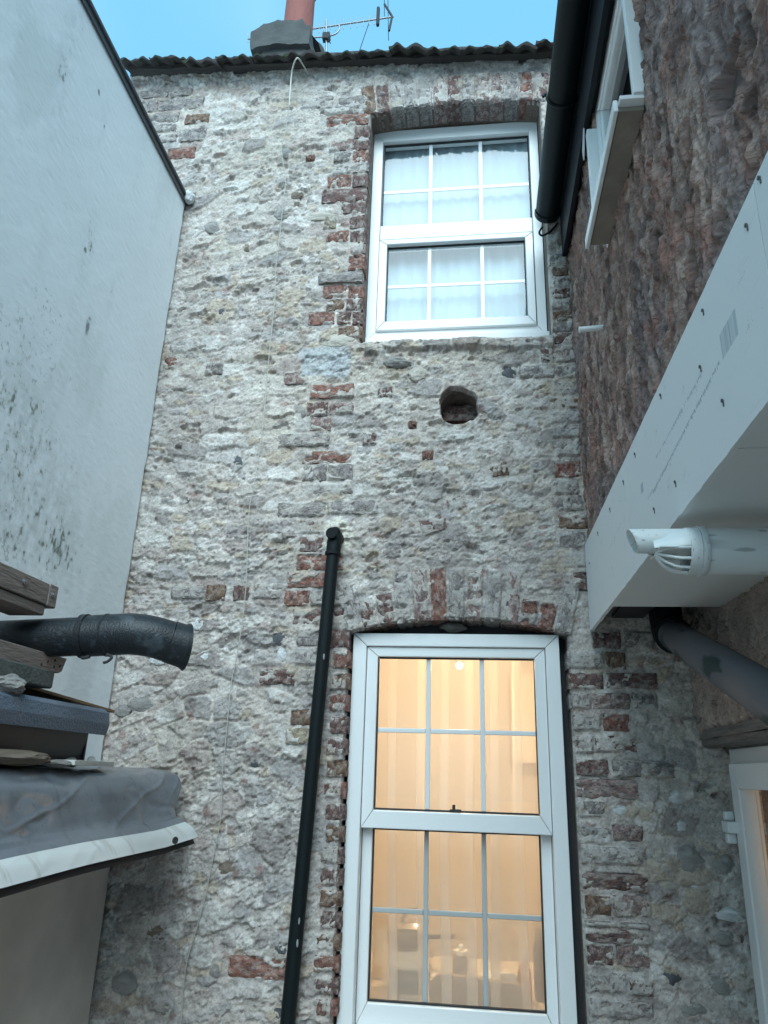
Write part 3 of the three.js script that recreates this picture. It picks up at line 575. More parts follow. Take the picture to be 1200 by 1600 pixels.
function wingRelief(z, y, s) {
  const q = fbm(z * 26, y * 12, s, 3) * 0.010, q2 = fbm(z * 26 + 4, y * 12, s + 1, 3) * 0.02;
  worley((z + q) / 0.085, (y + q2) / 0.12, s + 5, wA); worley((z + q) / 0.034, (y + q2) / 0.075, s + 6, wB); worley((z + q) / 0.015, (y + q2) / 0.036, s + 7, wC);
  const rg = (a) => 1 - Math.abs(a) * 2.2;
  let h = 0.005 * rg(fbm(z * 17, y * 7, s + 2, 3)) + 0.005 * rg(fbm(z * 44 + 3, y * 17, s + 3, 3)) + 0.007 * fbm(z * 5, y * 3, s + 8, 3);
  h += (wA.r > 0.55 ? sstep(0.03, 0.12, wA.e) * (0.002 + 0.005 * (wA.r2 - 0.3) + wA.dx * (wA.r3 - 0.5) * 0.010) : 0) + (wB.r - 0.5) * 0.0045 + (wB.dx * (wB.r2 - 0.5) + wB.dy * (wB.r3 - 0.7)) * 0.009 + (wC.r - 0.5) * 0.0045 + wC.dx * (wC.r3 - 0.5) * 0.005;
  h += 0.005 * fbm(z * 80, y * 36, s + 9, 3);
  const pit = fbm(z * 24, y * 9, s + 16, 3); if (pit > 0.2) h -= Math.min(0.012, (pit - 0.2) * 0.08);
  return { h: (h - 0.006) * 1.0, rough: 1 };
}
const rHole = onX(1134, 125, XW);
{
  const vs = steps(2.47, 4.12, 0.0050), us = steps(0.0, 2.5, (z) => z < 0.8 ? 0.0050 : 0.0044);
  part('wall', sheet(us, vs, (z, y) => {
    const R = wingRelief(z, y, 700), c = wingColor(z, y, 700, R);
    let h = R.h * 1.15;
    const d = Math.hypot((z - rHole.z) / 0.075, (y - rHole.y) / 0.055); { const hd = d + 0.12 * vn(z * 16, y * 11, 6); h = mix(h, -0.042 + 0.25 * h, sstep(1.12, 0.86, hd)); }
    h = mix(Math.min(h, -0.004), h, sstep(2.515, 2.535, y));
    const w = Math.min(z - WIN.z0, WIN.z1 - z, y - WIN.y0, WIN.y1 - y);
    if (w > -0.01) h = mix(h, -0.02, sstep(-0.003, 0.004, w));
    return { p: [XW - h, y, z], c, hide: w > 0.005 };
  }), wingMat, wing);
  part('wall', sheet(steps(2.5, 3.7, 0.02), steps(2.47, 4.12, 0.02), (z, y) => { const R = wingRelief(z, y, 700); return { p: [XW - Math.min(R.h * 1.15, y < 2.53 ? -0.004 : 9), y, z], c: wingColor(z, y, 700, R) }; }), wingMat, wing);
  const core = mat(0.13, 0.10, 0.09, 0.95);
  // the wing's body round its window, its lower storey set back, floor and end wall
  part('wall_core', [bx(0.50, 2.45, 0.0, 0.72, 4.25, WIN.z0, 0), bx(0.50, 2.45, WIN.z1, 0.72, 4.25, 3.7, 0), bx(0.50, 2.45, WIN.z0, 0.72, WIN.y0, WIN.z1, 0), bx(0.50, WIN.y1, WIN.z0, 0.72, 4.25, WIN.z1, 0),
    bx(0.725, 2.42, 0.0, 2.4, 2.5, 3.7, 0), bx(2.3, -0.1, 0.0, 2.4, 4.25, 3.7, 0), bx(0.5, -0.1, 3.705, 2.4, 4.25, 3.8, 0), bx(0.725, 4.15, 0.0, 2.3, 4.25, 3.7, 0)], core, wing);
  // the lower set-back wall over the door
  part('wall', sheet(steps(-0.02, 2.0, 0.007), steps(1.775, 2.43, 0.007), (z, y) => {
    const R = wingRelief(z, y, 900), c = wingColor(z, y, 900, R), low = sstep(1.81, 1.775, y);
    return { p: [XLW - R.h * 1.3 + low * 0.02, y + 0.012 * low * vn(z * 14, 1, 5), z], c: cm(c, [0.44, 0.38, 0.33], 0.55) };
  }), wingMat, wing);
  part('wall_core', [bx(0.85, 1.80, -0.02, 1.12, 2.42, 3.7, 0), bx(0.85, -0.1, 1.2, 1.12, 1.80, 3.7, 0)], core, wing);
  const lint = (x0, y0, z0, x1, y1, z1, s) => { const g = new THREE.BoxGeometry(x1 - x0, y1 - y0, z1 - z0, 6, 4, 60), p = g.attributes.position; for (let i = 0; i < p.count; i++) { const z = p.getZ(i), x = p.getX(i); p.setXYZ(i, x + 0.014 * fbm(z * 6, p.getY(i) * 60, s, 4), p.getY(i) + 0.012 * fbm(x * 40, z * 4, s + 1, 4), z); } g.computeVertexNormals(); g.translate((x0 + x1) / 2, (y0 + y1) / 2, (z0 + z1) / 2); return boxUV(g); };
  const rotten = mat(1, 1, 1, 0.9, { map: rep(woodT, 2, 5), bumpMap: rep(grain, 2, 12), bumpScale: 0.006 });
  part('lintel', lint(0.825, 1.758, -0.02, 0.99, 1.79, 1.9, 801), rotten, wing, 'rotten layered timber over the door');
  part('lintel', lint(0.832, 1.735, 0.02, 0.94, 1.757, 1.9, 803), rotten, wing, 'rotten layered timber over the door');
}
{ // the wing's window, seen from below and almost edge on
  const w = new THREE.Group(); w.name = 'window'; w.userData.label = 'white window high in the brown side wall'; wing.add(w);
  const turn = (gs) => gs.map((g) => { g.rotateY(-Math.PI / 2); g.translate(0, 0, 0); return g; });       // x -> z, z -> -x
  const Zf = -(XW + 0.005);
  part('outer_frame', turn(mitred(WIN.z0 + 0.004, WIN.y0 + 0.02, WIN.z1 - 0.004, WIN.y1 - 0.003, [0.042, 0.045, 0.042, 0.045], Zf, 0.08, 0.004)), M.upvc, w);
  part('sash_frame', turn(mitred(WIN.z0 + 0.047, WIN.y0 + 0.066, WIN.z1 - 0.050, WIN.y1 - 0.046, [0.030, 0.030, 0.030, 0.03], Zf - 0.008, 0.05, 0.004)), M.upvc, w);
  const g = new THREE.PlaneGeometry(WIN.z1 - WIN.z0 - 0.15, WIN.y1 - WIN.y0 - 0.165); g.rotateY(-Math.PI / 2); g.translate(-(Zf - 0.022), (WIN.y0 + WIN.y1) / 2 + 0.01, (WIN.z0 + WIN.z1) / 2);
  part('pane', g, M.glass, w);
  part('trim', bx(XW - 0.028, WIN.y0 + 0.02, WIN.z1 - 0.002, XW + 0.01, WIN.y1, WIN.z1 + 0.022, 0.002), M.upvc, w);
  part('trim', bx(XW - 0.03, WIN.y0 + 0.10, WIN.z0 - 0.03, XW + 0.01, WIN.y1 - 0.08, WIN.z0 + 0.002, 0.002), M.upvc, w);
  const sillM = mat(0.30, 0.255, 0.21, 0.8, { map: rep(mottle, 3), bumpMap: rep(grain, 4), bumpScale: 0.001 });
  part('sill', [bx(0.402, 3.315, 0.875, 0.47, 3.33, 1.415, 0.002)], sillM, w);
  part('sill_edge', [bx(0.388, 3.311, 0.86, 0.401, 3.352, 1.42, 0.003), bx(0.402, 3.3305, 0.87, 0.47, 3.345, 1.44, 0.002)], M.upvc, w);
  part('loose_flashing', (() => { const s = new THREE.Shape([[0, 0], [0.05, 0.09], [0.035, -0.02], [0.02, -0.05]].map((p) => new THREE.Vector2(...p))); const q = new THREE.ExtrudeGeometry(s, { depth: 0.004, bevelEnabled: false }); q.rotateY(-Math.PI / 2); q.rotateX(0.2); q.translate(XW - 0.03, 3.90, 0.70); return q; })(), M.upvc, w);
  part('room_box', [bx(1.3, 2.5, 0.3, 1.35, 4.15, 2.2, 0), bx(0.725, 2.505, 0.3, 1.3, 4.145, 0.35, 0), bx(0.725, 2.505, 2.15, 1.3, 4.145, 2.2, 0)], mat(0.12, 0.13, 0.14, 0.9), w);
}
{ // fascia and roof edge of the wing
  part('fascia_board', bx(0.432, 3.955, 0.01, 0.452, 4.24, 3.7, 0.002), M.fascia, wing);
  part('soffit_board', bx(0.4525, 3.985, 0.012, 0.47, 4.0, 3.7, 0), M.fascia, wing);
  const r = new THREE.BoxGeometry(2.3, 0.04, 3.8); r.translate(1.15, 0, 0); r.rotateZ(0.55); r.translate(0.40, 4.25, 1.9);
  part('roof', r, mat(0.06, 0.055, 0.055, 0.95), wing);
}
{ // door at the lower right, its frame hard against the rear wall
  const d = new THREE.Group(); d.name = 'door'; wing.add(d);
  const turn = (gs) => gs.map((g) => { g.rotateY(-Math.PI / 2); return g; });
  part('door_frame', turn(mitred(0.035, -0.09, 1.19, 1.725, [0.05, 0.05, 0.06, 0.02], -0.915, 0.07, 0.003)), M.upvc, d);
  part('door_leaf', turn(mitred(0.075, -0.05, 1.15, 1.675, [0.075, 0.075, 0.085, 0.1], -0.895, 0.06, 0.006)), M.upvc, d);
  part('head_trim', bx(0.925, 1.7255, 0.02, 0.99, 1.745, 1.2, 0.002), mat(0.30, 0.30, 0.30, 0.6), d);
  const g = new THREE.PlaneGeometry(0.93, 1.55); g.rotateY(-Math.PI / 2); g.translate(0.93, 0.82, 0.61); part('pane', g, M.glass, d);
  part('hinge', [bx(0.868, 1.485, 0.028, 0.90, 1.515, 0.062, 0.006), bx(0.862, 1.445, 0.026, 0.905, 1.483, 0.10, 0.004), bx(0.868, 1.41, 0.028, 0.90, 1.443, 0.062, 0.006)], M.upvc, d);
  const ply = mat(1, 1, 1, 0.7, { map: tex(128, 128, (u, v) => { const k = 0.75 + 0.3 * fbm(u * 18, v * 2, 91, 4); return S(0.42 * k, 0.24 * k, 0.10 * k); }) });
  for (let k = 0; k < 9; k++) part('door_panel', bx(1.30, -0.05, 0.05 + k * 0.125, 1.32, 2.3, 0.17 + k * 0.125, 0.006), ply, d);
}

{
  const t = thing('wing_lamp', 'warm lamp inside the wing behind the glazed door', 'lamp'), p = V(1.21, 1.25, 1.75);
  part('bulb', new THREE.SphereGeometry(0.03, 16, 12).translate(p.x, p.y, p.z), new THREE.MeshStandardMaterial({ color: 0xffffff, emissive: new THREE.Color().setRGB(1, 0.7, 0.4), emissiveIntensity: 2 }), t);
  part('lamp_holder', [rod(V(p.x, -0.1, p.z), V(p.x, p.y - 0.031, p.z), 0.012, 10), rod(V(p.x, -0.1, p.z), V(p.x, -0.07, p.z), 0.09, 20)], M.dark, t);
  const l = new THREE.PointLight(new THREE.Color().setRGB(1, 0.7, 0.42), 0.7, 0, 2); l.name = 'bulb_light'; l.position.copy(p); l.castShadow = true; l.shadow.radius = 1.5; t.add(l);
}
// ------------------------------------------------------------------ boxed beam along the foot of the wing's upper wall
{
  const t = thing('boxed_beam', 'white plasterboard boxing with a dark open soffit along the brown side wall', 'beam boxing');
  const Y0 = 2.158, Y1 = 2.512, BX = 0.45;
  function faceTex(z0, z1) {
    const W = 1024, H = 512, c = document.createElement('canvas'); c.width = W; c.height = H; const x = c.getContext('2d');
    x.fillStyle = 'rgb(226,227,226)'; x.fillRect(0, 0, W, H);
    const to = (px, py) => { const p = onX(px, py, BX); return [(p.z - z0) / (z1 - z0) * W, (Y1 - p.y) / (Y1 - Y0) * H]; };
    for (let k = 0; k < 520; k++) { x.fillStyle = `rgba(${150 + Math.floor(rr(0, 40))},150,150,${rr(0.05, 0.3)})`; x.fillRect(rr(0, W), rr(0, H), rr(1, 3), rr(1, 3)); }
    for (let k = 0; k < 30; k++) { x.strokeStyle = `rgba(120,120,120,${rr(0.08, 0.22)})`; x.lineWidth = rr(1, 2); x.beginPath(); const a = rr(0, W), b = rr(0, H); x.moveTo(a, b); x.lineTo(a + rr(-60, 60), b + rr(-8, 8)); x.stroke(); }
    for (let k = 0; k < 14; k++) { const a = rr(0, W), b = rr(0, H); for (let q = 0; q < 40; q++) { x.fillStyle = `rgba(110,112,108,${rr(0.05, 0.2)})`; x.fillRect(a + rr(-22, 22) * rnd(), b + rr(-34, 34) * rnd(), rr(1, 5), rr(1, 4)); } }
    const line = (a, b, h, al, gap) => {       // a line of print too small to read
      const [x0, y0] = to(...a), [x1, y1] = to(...b), L = Math.hypot(x1 - x0, y1 - y0); x.save(); x.translate(x0, y0); x.rotate(Math.atan2(y1 - y0, x1 - x0));
      for (let q = 0; q < L;) { const w = rr(2, 7); if (rnd() > gap) { x.fillStyle = `rgba(95,110,125,${al * rr(0.5, 1)})`; x.fillRect(q, -h / 2 + rr(0, h * 0.3), w * 0.6, h * rr(0.4, 1)); } q += w; } x.restore();
    };
    line([1020, 770], [1124, 566], 15, 0.75, 0.1); line([1025, 716], [1098, 580], 15, 0.65, 0.25); line([1012, 780], [1020, 765], 14, 0.5, 0.1); line([952, 858], [972, 815], 10, 0.3, 0.3);
    const [bx0, by0] = to(1126, 540), [bx1, by1] = to(1152, 505);
    for (let q = 0; q < 26; q++) { x.fillStyle = `rgba(70,95,115,${rr(0.15, 0.6)})`; x.fillRect(mix(bx0, bx1, q / 26), Math.min(by0, by1) - 30, Math.abs(bx1 - bx0) / 38, 74); }
    const [cx, cy] = to(1003, 762); x.fillStyle = 'rgba(90,110,130,0.35)'; x.fillRect(cx - 12, cy - 18, 26, 40);
    const tx = new THREE.CanvasTexture(c); tx.colorSpace = THREE.SRGBColorSpace; return tx;
  }
  const plain = mat(0.70, 0.71, 0.70, 0.85), edgeM = mat(0.52, 0.52, 0.50, 0.95, { bumpMap: rep(grain, 3), bumpScale: 0.002 });
  [[0.02, 0.897], [0.900, 1.998], [2.001, 3.1], [3.103, 3.7]].forEach(([z0, z1], n) => {
    const nz = Math.ceil((z1 - z0) / 0.012), f = new THREE.BoxGeometry(z1 - z0, Y1 - Y0, 0.0125, nz, 6, 1), p = f.attributes.position;
    for (let i = 0; i < p.count; i++) { const a = p.getX(i), y = p.getY(i), e = Math.abs(Math.abs(y) - (Y1 - Y0) / 2) < 1e-4; if (e) p.setY(i, y + 0.0016 * fbm(a * 30, 1 + Math.sign(y), 830 + n, 4) * (y < 0 ? 1.5 : 1)); }
    f.rotateY(-Math.PI / 2); f.translate(BX + 0.00625, (Y0 + Y1) / 2, (z0 + z1) / 2); f.computeVertexNormals();
    const uv = f.attributes.uv, pp = f.attributes.position; for (let i = 0; i < uv.count; i++) uv.setXY(i, (pp.getZ(i) - z0) / (z1 - z0), (pp.getY(i) - Y0) / (Y1 - Y0));
    part('face_board', f, n < 2 ? mat(0.95, 0.95, 0.95, 0.85, { map: faceTex(z0, z1) }) : plain, t);
  });
  const soff = plain;
  for (const [z0, z1] of [[0.462, 1.746], [1.749, 3.0], [3.003, 3.7]]) part('soffit_board', bx(BX + 0.013, Y0 + 0.002, z0, 0.848, Y0 + 0.0145, z1, 0.001), soff, t);
  const iron = mat(0.022, 0.02, 0.024, 0.6);
  part('steel_beam', [bx(0.54, 2.215, 0.0, 0.66, 2.228, 3.7, 0), bx(0.596, 2.2285, 0.0, 0.604, 2.38, 3.7, 0), bx(0.54, 2.3805, 0.0, 0.66, 2.394, 3.7, 0)], iron, t);
  const screwM = mat(0.05, 0.055, 0.06, 0.5);
  for (const [px, py] of [[1166, 352], [1186, 278], [1098, 485], [1032, 617], [992, 709], [974, 752], [953, 795], [934, 832], [921, 880], [1129, 626], [1055, 753], [1022, 795], [1094, 573]]) {
    const p = onX(px, py, BX), g = [new THREE.CylinderGeometry(0.0036, 0.0036, 0.003, 10).rotateZ(Math.PI / 2).translate(p.x - 0.001, p.y, p.z)];
    if (py < 860 && px < 1190) g.push(bx(p.x - 0.0018, p.y - 0.014, p.z + 0.003, p.x - 0.0002, p.y - 0.002, p.z + 0.0065, 0));
    part('screw', g, screwM, t);
  }
}

// =================================================================== LEFT-HAND HOUSE, WHITE RENDER
const XH = -1.5;
{
  const t = thing('white_rendered_house', 'white rendered house side with grey mildew stains on the left', 'house');
  const Z1 = 3.7, Y1 = 4.43;
  // stains: centre in the survey picture, size along the wall and up, strength, kind
  const stains = [[107, 90, 0.03, 0.16, 0.8, 0], [120, 60, 0.05, 0.12, 0.5, 0], [163, 200, 0.012, 0.07, 0.9, 0], [90, 180, 0.03, 0.12, 0.5, 0], [140, 392, 0.025, 0.09, 1.0, 1], [139, 513, 0.012, 0.04, 1.5, 0], [175, 470, 0.015, 0.08, 0.5, 0], [157, 148, 0.008, 0.012, 2, 0], [245, 330, 0.02, 0.14, 0.5, 0], [222, 240, 0.03, 0.2, 0.35, 0],
    [12, 618, 0.08, 0.06, 0.9, 1], [50, 642, 0.04, 0.05, 1.0, 1], [25, 560, 0.05, 0.09, 0.5, 1], [85, 858, 0.13, 0.10, 0.9, 1], [40, 730, 0.16, 0.13, 0.7, 1], [60, 800, 0.2, 0.12, 0.6, 1], [20, 840, 0.12, 0.1, 0.7, 1], [110, 760, 0.08, 0.1, 0.45, 1], [30, 30, 0.1, 0.1, 0.3, 0], [268, 380, 0.008, 0.03, 0.9, 0], [60, 690, 0.12, 0.12, 0.5, 1]]
    .map(([px, py, sz, sy, k, g]) => { const p = onX(px, py, XH); return { z: p.z, y: p.y, sz, sy, k, g }; });
  const W = 1400, H = 1400, ZR = 2.6, YR0 = 1.4, YRH = 3.1;
  const map = tex(W, H, (u, v) => {
    const z = u * ZR, y = YR0 + v * YRH;
    let c = [0.80, 0.82, 0.83], k = 1 + 0.05 * fbm(z * 3, y * 3, 601, 4) + 0.03 * fbm(z * 30, y * 60, 602, 3);
    c = cm(c, [0.68, 0.71, 0.70], 0.7 * sstep(0.15, 0.45, fbm(z * 4, y * 1.3, 603, 5)));
    const fine = fbm(z * 55, y * 34, 604, 4), spots = fbm(z * 120, y * 90, 608, 2);
    for (const s of stains) {
      const d = ((z - s.z) / s.sz) ** 2 + ((y - s.y) / s.sy) ** 2; if (d > 8) continue;
      const e = Math.exp(-d / 2) * s.k;
      const m = sstep(0.62, 1.0, e * 0.75 + fine * 0.75 + 0.25 * spots) * 0.8 + 0.24 * Math.min(1, e) * (0.5 + fine);
      c = cm(c, s.g ? [0.15, 0.17, 0.135] : [0.19, 0.20, 0.20], Math.min(0.9, Math.max(0, m)));
    }
    if (y < 3.2) { const q = sstep(0.30, 0.42, fbm(z * 75, y * 60, 606, 3)) * sstep(0.02, 0.3, fbm(z * 2.2, y * 2.2, 607, 4) + (z > 0.8 ? 0.1 : -0.12)); c = cm(c, [0.30, 0.33, 0.29], q * 0.5); }
    return S(c[0] * k, c[1] * k, c[2] * k);
  }, true, false);
  const renderBump = tex(512, 512, (u, v) => 0.5 + 0.35 * fbm(u * 24, v * 40, 611, 4, 8) + 0.2 * fbm(u * 8, v * 8, 612, 3, 8), false);
  const main = new THREE.MeshStandardMaterial({ map, roughness: 0.9, bumpMap: rep(renderBump, 3, 4), bumpScale: 0.0020 });
  // rendered face, with a slightly ragged edge at the corner
  const us = steps(0, ZR, (z) => z < 0.06 ? 0.006 : 0.06), vs = steps(YR0, YR0 + YRH, 0.012);
  const g = sheet(us, vs, (z, y) => ({ p: [XH + 0.003 * fbm(z * 2, y * 2, 621, 3) + (z < 0.001 ? -0.03 : 0), Math.min(y, Y1), z < 0.02 ? z + 0.014 + 0.007 * fbm(y * 18, 1, 622, 4) : z + 0.012], c: [1, 1, 1] }));
  const uv = g.attributes.uv; for (let j = 0, o = 0; j < vs.length; j++) for (let i = 0; i < us.length; i++, o++) uv.setXY(o, us[i] / ZR, (vs[j] - YR0) / YRH);
  part('wall', g, main, t);
  part('wall_core', [bx(XH - 0.24, -0.1, 0.03, XH - 0.012, Y1, Z1, 0), bx(-5, -0.1, 0.03, XH - 0.2401, 4.2, 0.25, 0), bx(-5, -0.1, Z1 - 0.2, XH - 0.2401, 4.2, Z1, 0), bx(-5, 4.0, 0.25, XH - 0.2401, 4.2, Z1 - 0.2, 0)], M.white, t);
  const lead = mat(0.085, 0.09, 0.10, 0.6, { map: rep(mottle, 3), bumpMap: rep(grain, 3), bumpScale: 0.002 });
  part('coping', [bx(XH - 0.30, Y1 + 0.002, 0.0, XH + 0.020, Y1 + 0.024, 1.2, 0.006), bx(XH - 0.30, Y1 + 0.002, 1.203, XH + 0.021, Y1 + 0.025, 2.5, 0.006), bx(XH - 0.30, Y1 + 0.002, 2.503, XH + 0.020, Y1 + 0.024, Z1, 0.006), bx(XH + 0.004, Y1 - 0.028, 0.0, XH + 0.010, Y1 + 0.001, 2.5, 0.002)], lead, t);
  part('mortar_dab', (() => { const q = stoneGeos[0].clone(); q.scale(0.03, 0.04, 0.03); q.translate(-1.475, 4.44, 0.03); return q; })(), SM.white, t);
}
// the low rendered wall at the lower left
{
  const t = thing('low_garden_wall', 'smooth beige rendered low wall under the grey tarpaulin', 'wall');
  part('render', bx(-1.488, -0.1, 0.03, -1.39, 1.575, 3.6, 0.01), mat(0.74, 0.67, 0.60, 0.9, { bumpMap: rep(renderBumpLow(), 2), bumpScale: 0.001, map: rep(mottle, 0.6) }), t);
  function renderBumpLow() { return tex(256, 256, (u, v) => 0.5 + 0.4 * fbm(u * 8, v * 8, 641, 5, 8), false); }
}

// =================================================================== THINGS FIXED TO THE WALLS
{ // gutter
  const t = thing('gutter', 'black half-round gutter under the eaves of the right wing', 'gutter');
  const cx = 0.372, cy = 4.205, r = 0.058, sh = new THREE.Shape(); sh.absarc(0, 0, r, Math.PI, Math.PI * 2, false); sh.lineTo(r - 0.004, 0); sh.absarc(0, 0, r - 0.004, Math.PI * 2, Math.PI, true); sh.closePath();
  const g = new THREE.ExtrudeGeometry(sh, { depth: 3.6, bevelEnabled: false, curveSegments: 20 }); g.translate(cx, cy, 0.045);
  part('channel', g, M.gutter, t);
  const cap = new THREE.CylinderGeometry(r + 0.003, r + 0.003, 0.008, 24, 1, false, Math.PI / 2, Math.PI); cap.rotateX(Math.PI / 2); cap.translate(cx, cy, 0.045);
  const capS = new THREE.Shape(); capS.absarc(0, 0, r + 0.003, Math.PI, Math.PI * 2, false); capS.closePath();
  const cg = new THREE.ExtrudeGeometry(capS, { depth: 0.03, bevelEnabled: true, bevelSize: 0.002, bevelThickness: 0.002, bevelSegments: 2 }); cg.translate(cx, cy, 0.026);
  part('end_cap', cg, M.gutter, t);
  for (const z of [0.69, 1.6, 2.5, 3.4]) {
    const pts = []; for (let k = 0; k <= 14; k++) { const a = Math.PI + k / 14 * Math.PI; pts.push(V(cx + Math.cos(a) * (r + 0.003), cy + Math.sin(a) * (r + 0.003), z)); }
    pts.unshift(V(cx - r - 0.016, cy + 0.002, z), V(cx - r - 0.014, cy + 0.014, z), V(cx - r - 0.004, cy + 0.012, z));
    part('bracket', tube(pts, 0.006, 60, 8), M.gutter, t);
  }
  part('hook', tube([V(0.345, 4.13, 0.02), V(0.33, 4.105, 0.01), V(0.345, 4.09, 0.005), V(0.385, 4.11, 0.01), V(0.42, 4.15, 0.015)], 0.005, 30, 8), M.gutter, t);
}
{ // waste pipe left of the lower window
  const t = thing('waste_pipe', 'thin black waste pipe with an elbow left of the lower window', 'pipe');
  const e = V(-0.585, 2.545, 0.055), a = V(-0.589, 2.505, 0.062), b = V(-0.668, 0.5, 0.066), m = M.blackPipe, r = 0.0265;
  part('pipe', rod(b, a, r, 20), m, t);
  part('elbow', [tube([V(-0.585, 2.548, -0.03), V(-0.585, 2.548, 0.02), V(-0.585, 2.543, 0.05), V(-0.587, 2.520, 0.064), V(-0.589, 2.47, 0.064)], 0.0305, 28, 18), new THREE.SphereGeometry(0.024, 14, 10).translate(-0.585, 2.562, 0.066)], m, t);
  part('access_cap', [rod(V(-0.592, 2.549, 0.06), V(-0.592, 2.545, 0.112), 0.0225, 18), rod(V(-0.592, 2.546, 0.096), V(-0.592, 2.545, 0.106), 0.0255, 18)], m, t);
  part('socket_ring', rod(V(-0.5905, 2.462, 0.064), V(-0.590, 2.474, 0.064), 0.0335, 20), m, t);
  const chip = mat(0.26, 0.27, 0.27, 0.8);
  for (const [y, s, d] of [[2.035, 0.0055, 0.35], [1.03, 0.006, 0.5], [1.10, 0.005, 0.45]]) {
    const k = (y - b.y) / (a.y - b.y), c = b.clone().lerp(a, k), g = stoneGeos[2].clone(); g.scale(s * 0.7, s * 2.2, 0.002); g.rotateY(d); g.translate(c.x + r * Math.sin(d), y, c.z + r * Math.cos(d)); part('paint_chip', g, chip, t);
  }
}
// the pale cable down the wall
{
  const pts = [[463, 92, 0.13], [458, 104, 0.10], [455, 122, 0.07], [452, 165, 0.05], [445, 210, 0.04], [440, 235, 0.035], [446, 280, 0.03], [442, 320, 0.03], [437, 370, 0.03], [431, 420, 0.03], [429, 470, 0.03], [420, 560, 0.028], [412, 650, 0.028], [400, 740, 0.028], [389, 800, 0.028], [386, 880, 0.028], [382, 942, 0.026], [371, 1021, 0.024], [362, 1063, 0.02], [357, 1110, 0.02], [353, 1152, 0.018], [347, 1214, 0.016], [345, 1275, 0.016], [331, 1350, 0.014], [316, 1419, 0.018], [291, 1508, 0.02], [284, 1580, 0.016], [281, 1640, 0.016]].map(([x, y, z]) => onZ(x, y, z));
  pts.unshift(pts[0].clone().add(V(0.05, 0.03, -0.16)), pts[0].clone().add(V(0.014, 0.022, -0.03)));
  const t = thing('cable', 'thin pale cable hanging from the roof edge down the rubble wall', 'cable');
  part('loop', tube(pts.slice(0, 6), 0.0042, 60, 8), mat(0.62, 0.60, 0.52, 0.7), t);
  part('run', tube(pts.slice(5), 0.0020, 240, 6), mat(0.46, 0.44, 0.39, 0.8), t);
}
{ // overflow pipe
  const a = onX(940, 513, XW), g = [rod(V(XW + 0.03, a.y + 0.004, a.z), V(XW - 0.075, a.y - 0.002, a.z), 0.0105, 14), rod(V(XW - 0.0752, a.y - 0.002, a.z), V(XW - 0.080, a.y - 0.0023, a.z), 0.0115, 14)];
  single('overflow_pipe', g.map(norm).length ? mergeGeometries(g.map(norm)) : g[0], M.upvc, 'short white overflow pipe sticking out of the brown wall', 'pipe');
}
{ // flue terminal
  const t = thing('flue_terminal', 'white boiler flue with slotted end below the boxed beam', 'flue');
  const Y = 2.075, Z = 1.4, w = mat(1, 1, 1, 0.35, { map: tex(256, 256, (u, v) => { const d = sstep(0.22, 0.5, fbm(u * 5, v * 5, 651, 5, 5)), s = sstep(0.36, 0.42, fbm(u * 28, v * 28, 652, 2, 28)); return S(mix(0.74, 0.52, d) - 0.3 * s, mix(0.75, 0.53, d) - 0.3 * s, mix(0.74, 0.51, d) - 0.3 * s); }) });
  const hol = (x0, x1, r, dy = 0, th = 0.003, cut = 0) => {       // hollow tube along x; cut slants its left mouth
    const g = new THREE.LatheGeometry([[r, 0], [r, x1 - x0], [r - th, x1 - x0], [r - th, 0], [r, 0]].map((p) => new THREE.Vector2(...p)), 36); g.rotateZ(-Math.PI / 2); const p = g.attributes.position;
    if (cut) for (let i = 0; i < p.count; i++) if (p.getX(i) < 0.001) p.setX(i, cut * (r - p.getY(i)));
    g.translate(x0, Y + dy, Z); g.computeVertexNormals(); return g;
  };
  part('pipe', hol(0.482, 1.0, 0.0505), w, t);
  part('collar', [hol(0.452, 0.476, 0.0515, 0, 0.004), hol(0.4765, 0.490, 0.0545, 0, 0.006)], w, t);
  part('outlet', [hol(0.334, 0.452, 0.027, 0.0235, 0.0025, 0.35), bx(0.39, Y - 0.0045, Z - 0.048, 0.468, Y - 0.001, Z + 0.048, 0.001)], w, t);
  part('outlet_shoulder', (() => {           // half cone over the slots
    const prof = [[0.382, 0.031], [0.405, 0.037], [0.43, 0.0475], [0.453, 0.0505], [0.453, 0.0475], [0.43, 0.0445], [0.405, 0.034], [0.382, 0.028]], P = [], I = [], n = 20;
    for (const [x, rd] of prof) for (let k = 0; k <= n; k++) { const f = k / n * Math.PI; P.push(x, Y - 0.001 + Math.sin(f) * rd, Z + Math.cos(f) * rd); }
    for (let j = 0; j < prof.length - 1; j++) for (let k = 0; k < n; k++) { const q = j * (n + 1) + k; I.push(q, q + 1, q + n + 2, q, q + n + 2, q + n + 1); }
    const g = new THREE.BufferGeometry(); g.setAttribute('position', new THREE.Float32BufferAttribute(P, 3)); g.setIndex(I); g.setAttribute('uv', new THREE.Float32BufferAttribute(P.filter((_, i) => i % 3 < 2), 2)); g.computeVertexNormals(); return g;
  })(), w, t);
  for (let k = 0; k < 7; k++) { const a = Math.PI * (1.03 + 0.94 * k / 6), c = Math.cos(a) * 0.047, s = Math.sin(a) * 0.047; part('cage_bar', tube([V(0.39, Y - 0.006, Z + c * 0.15), V(0.405, Y + s * 0.62, Z + c * 0.62), V(0.43, Y + s * 0.96, Z + c * 0.96), V(0.456, Y + s, Z + c)], 0.0034, 20, 8), w, t); }
}
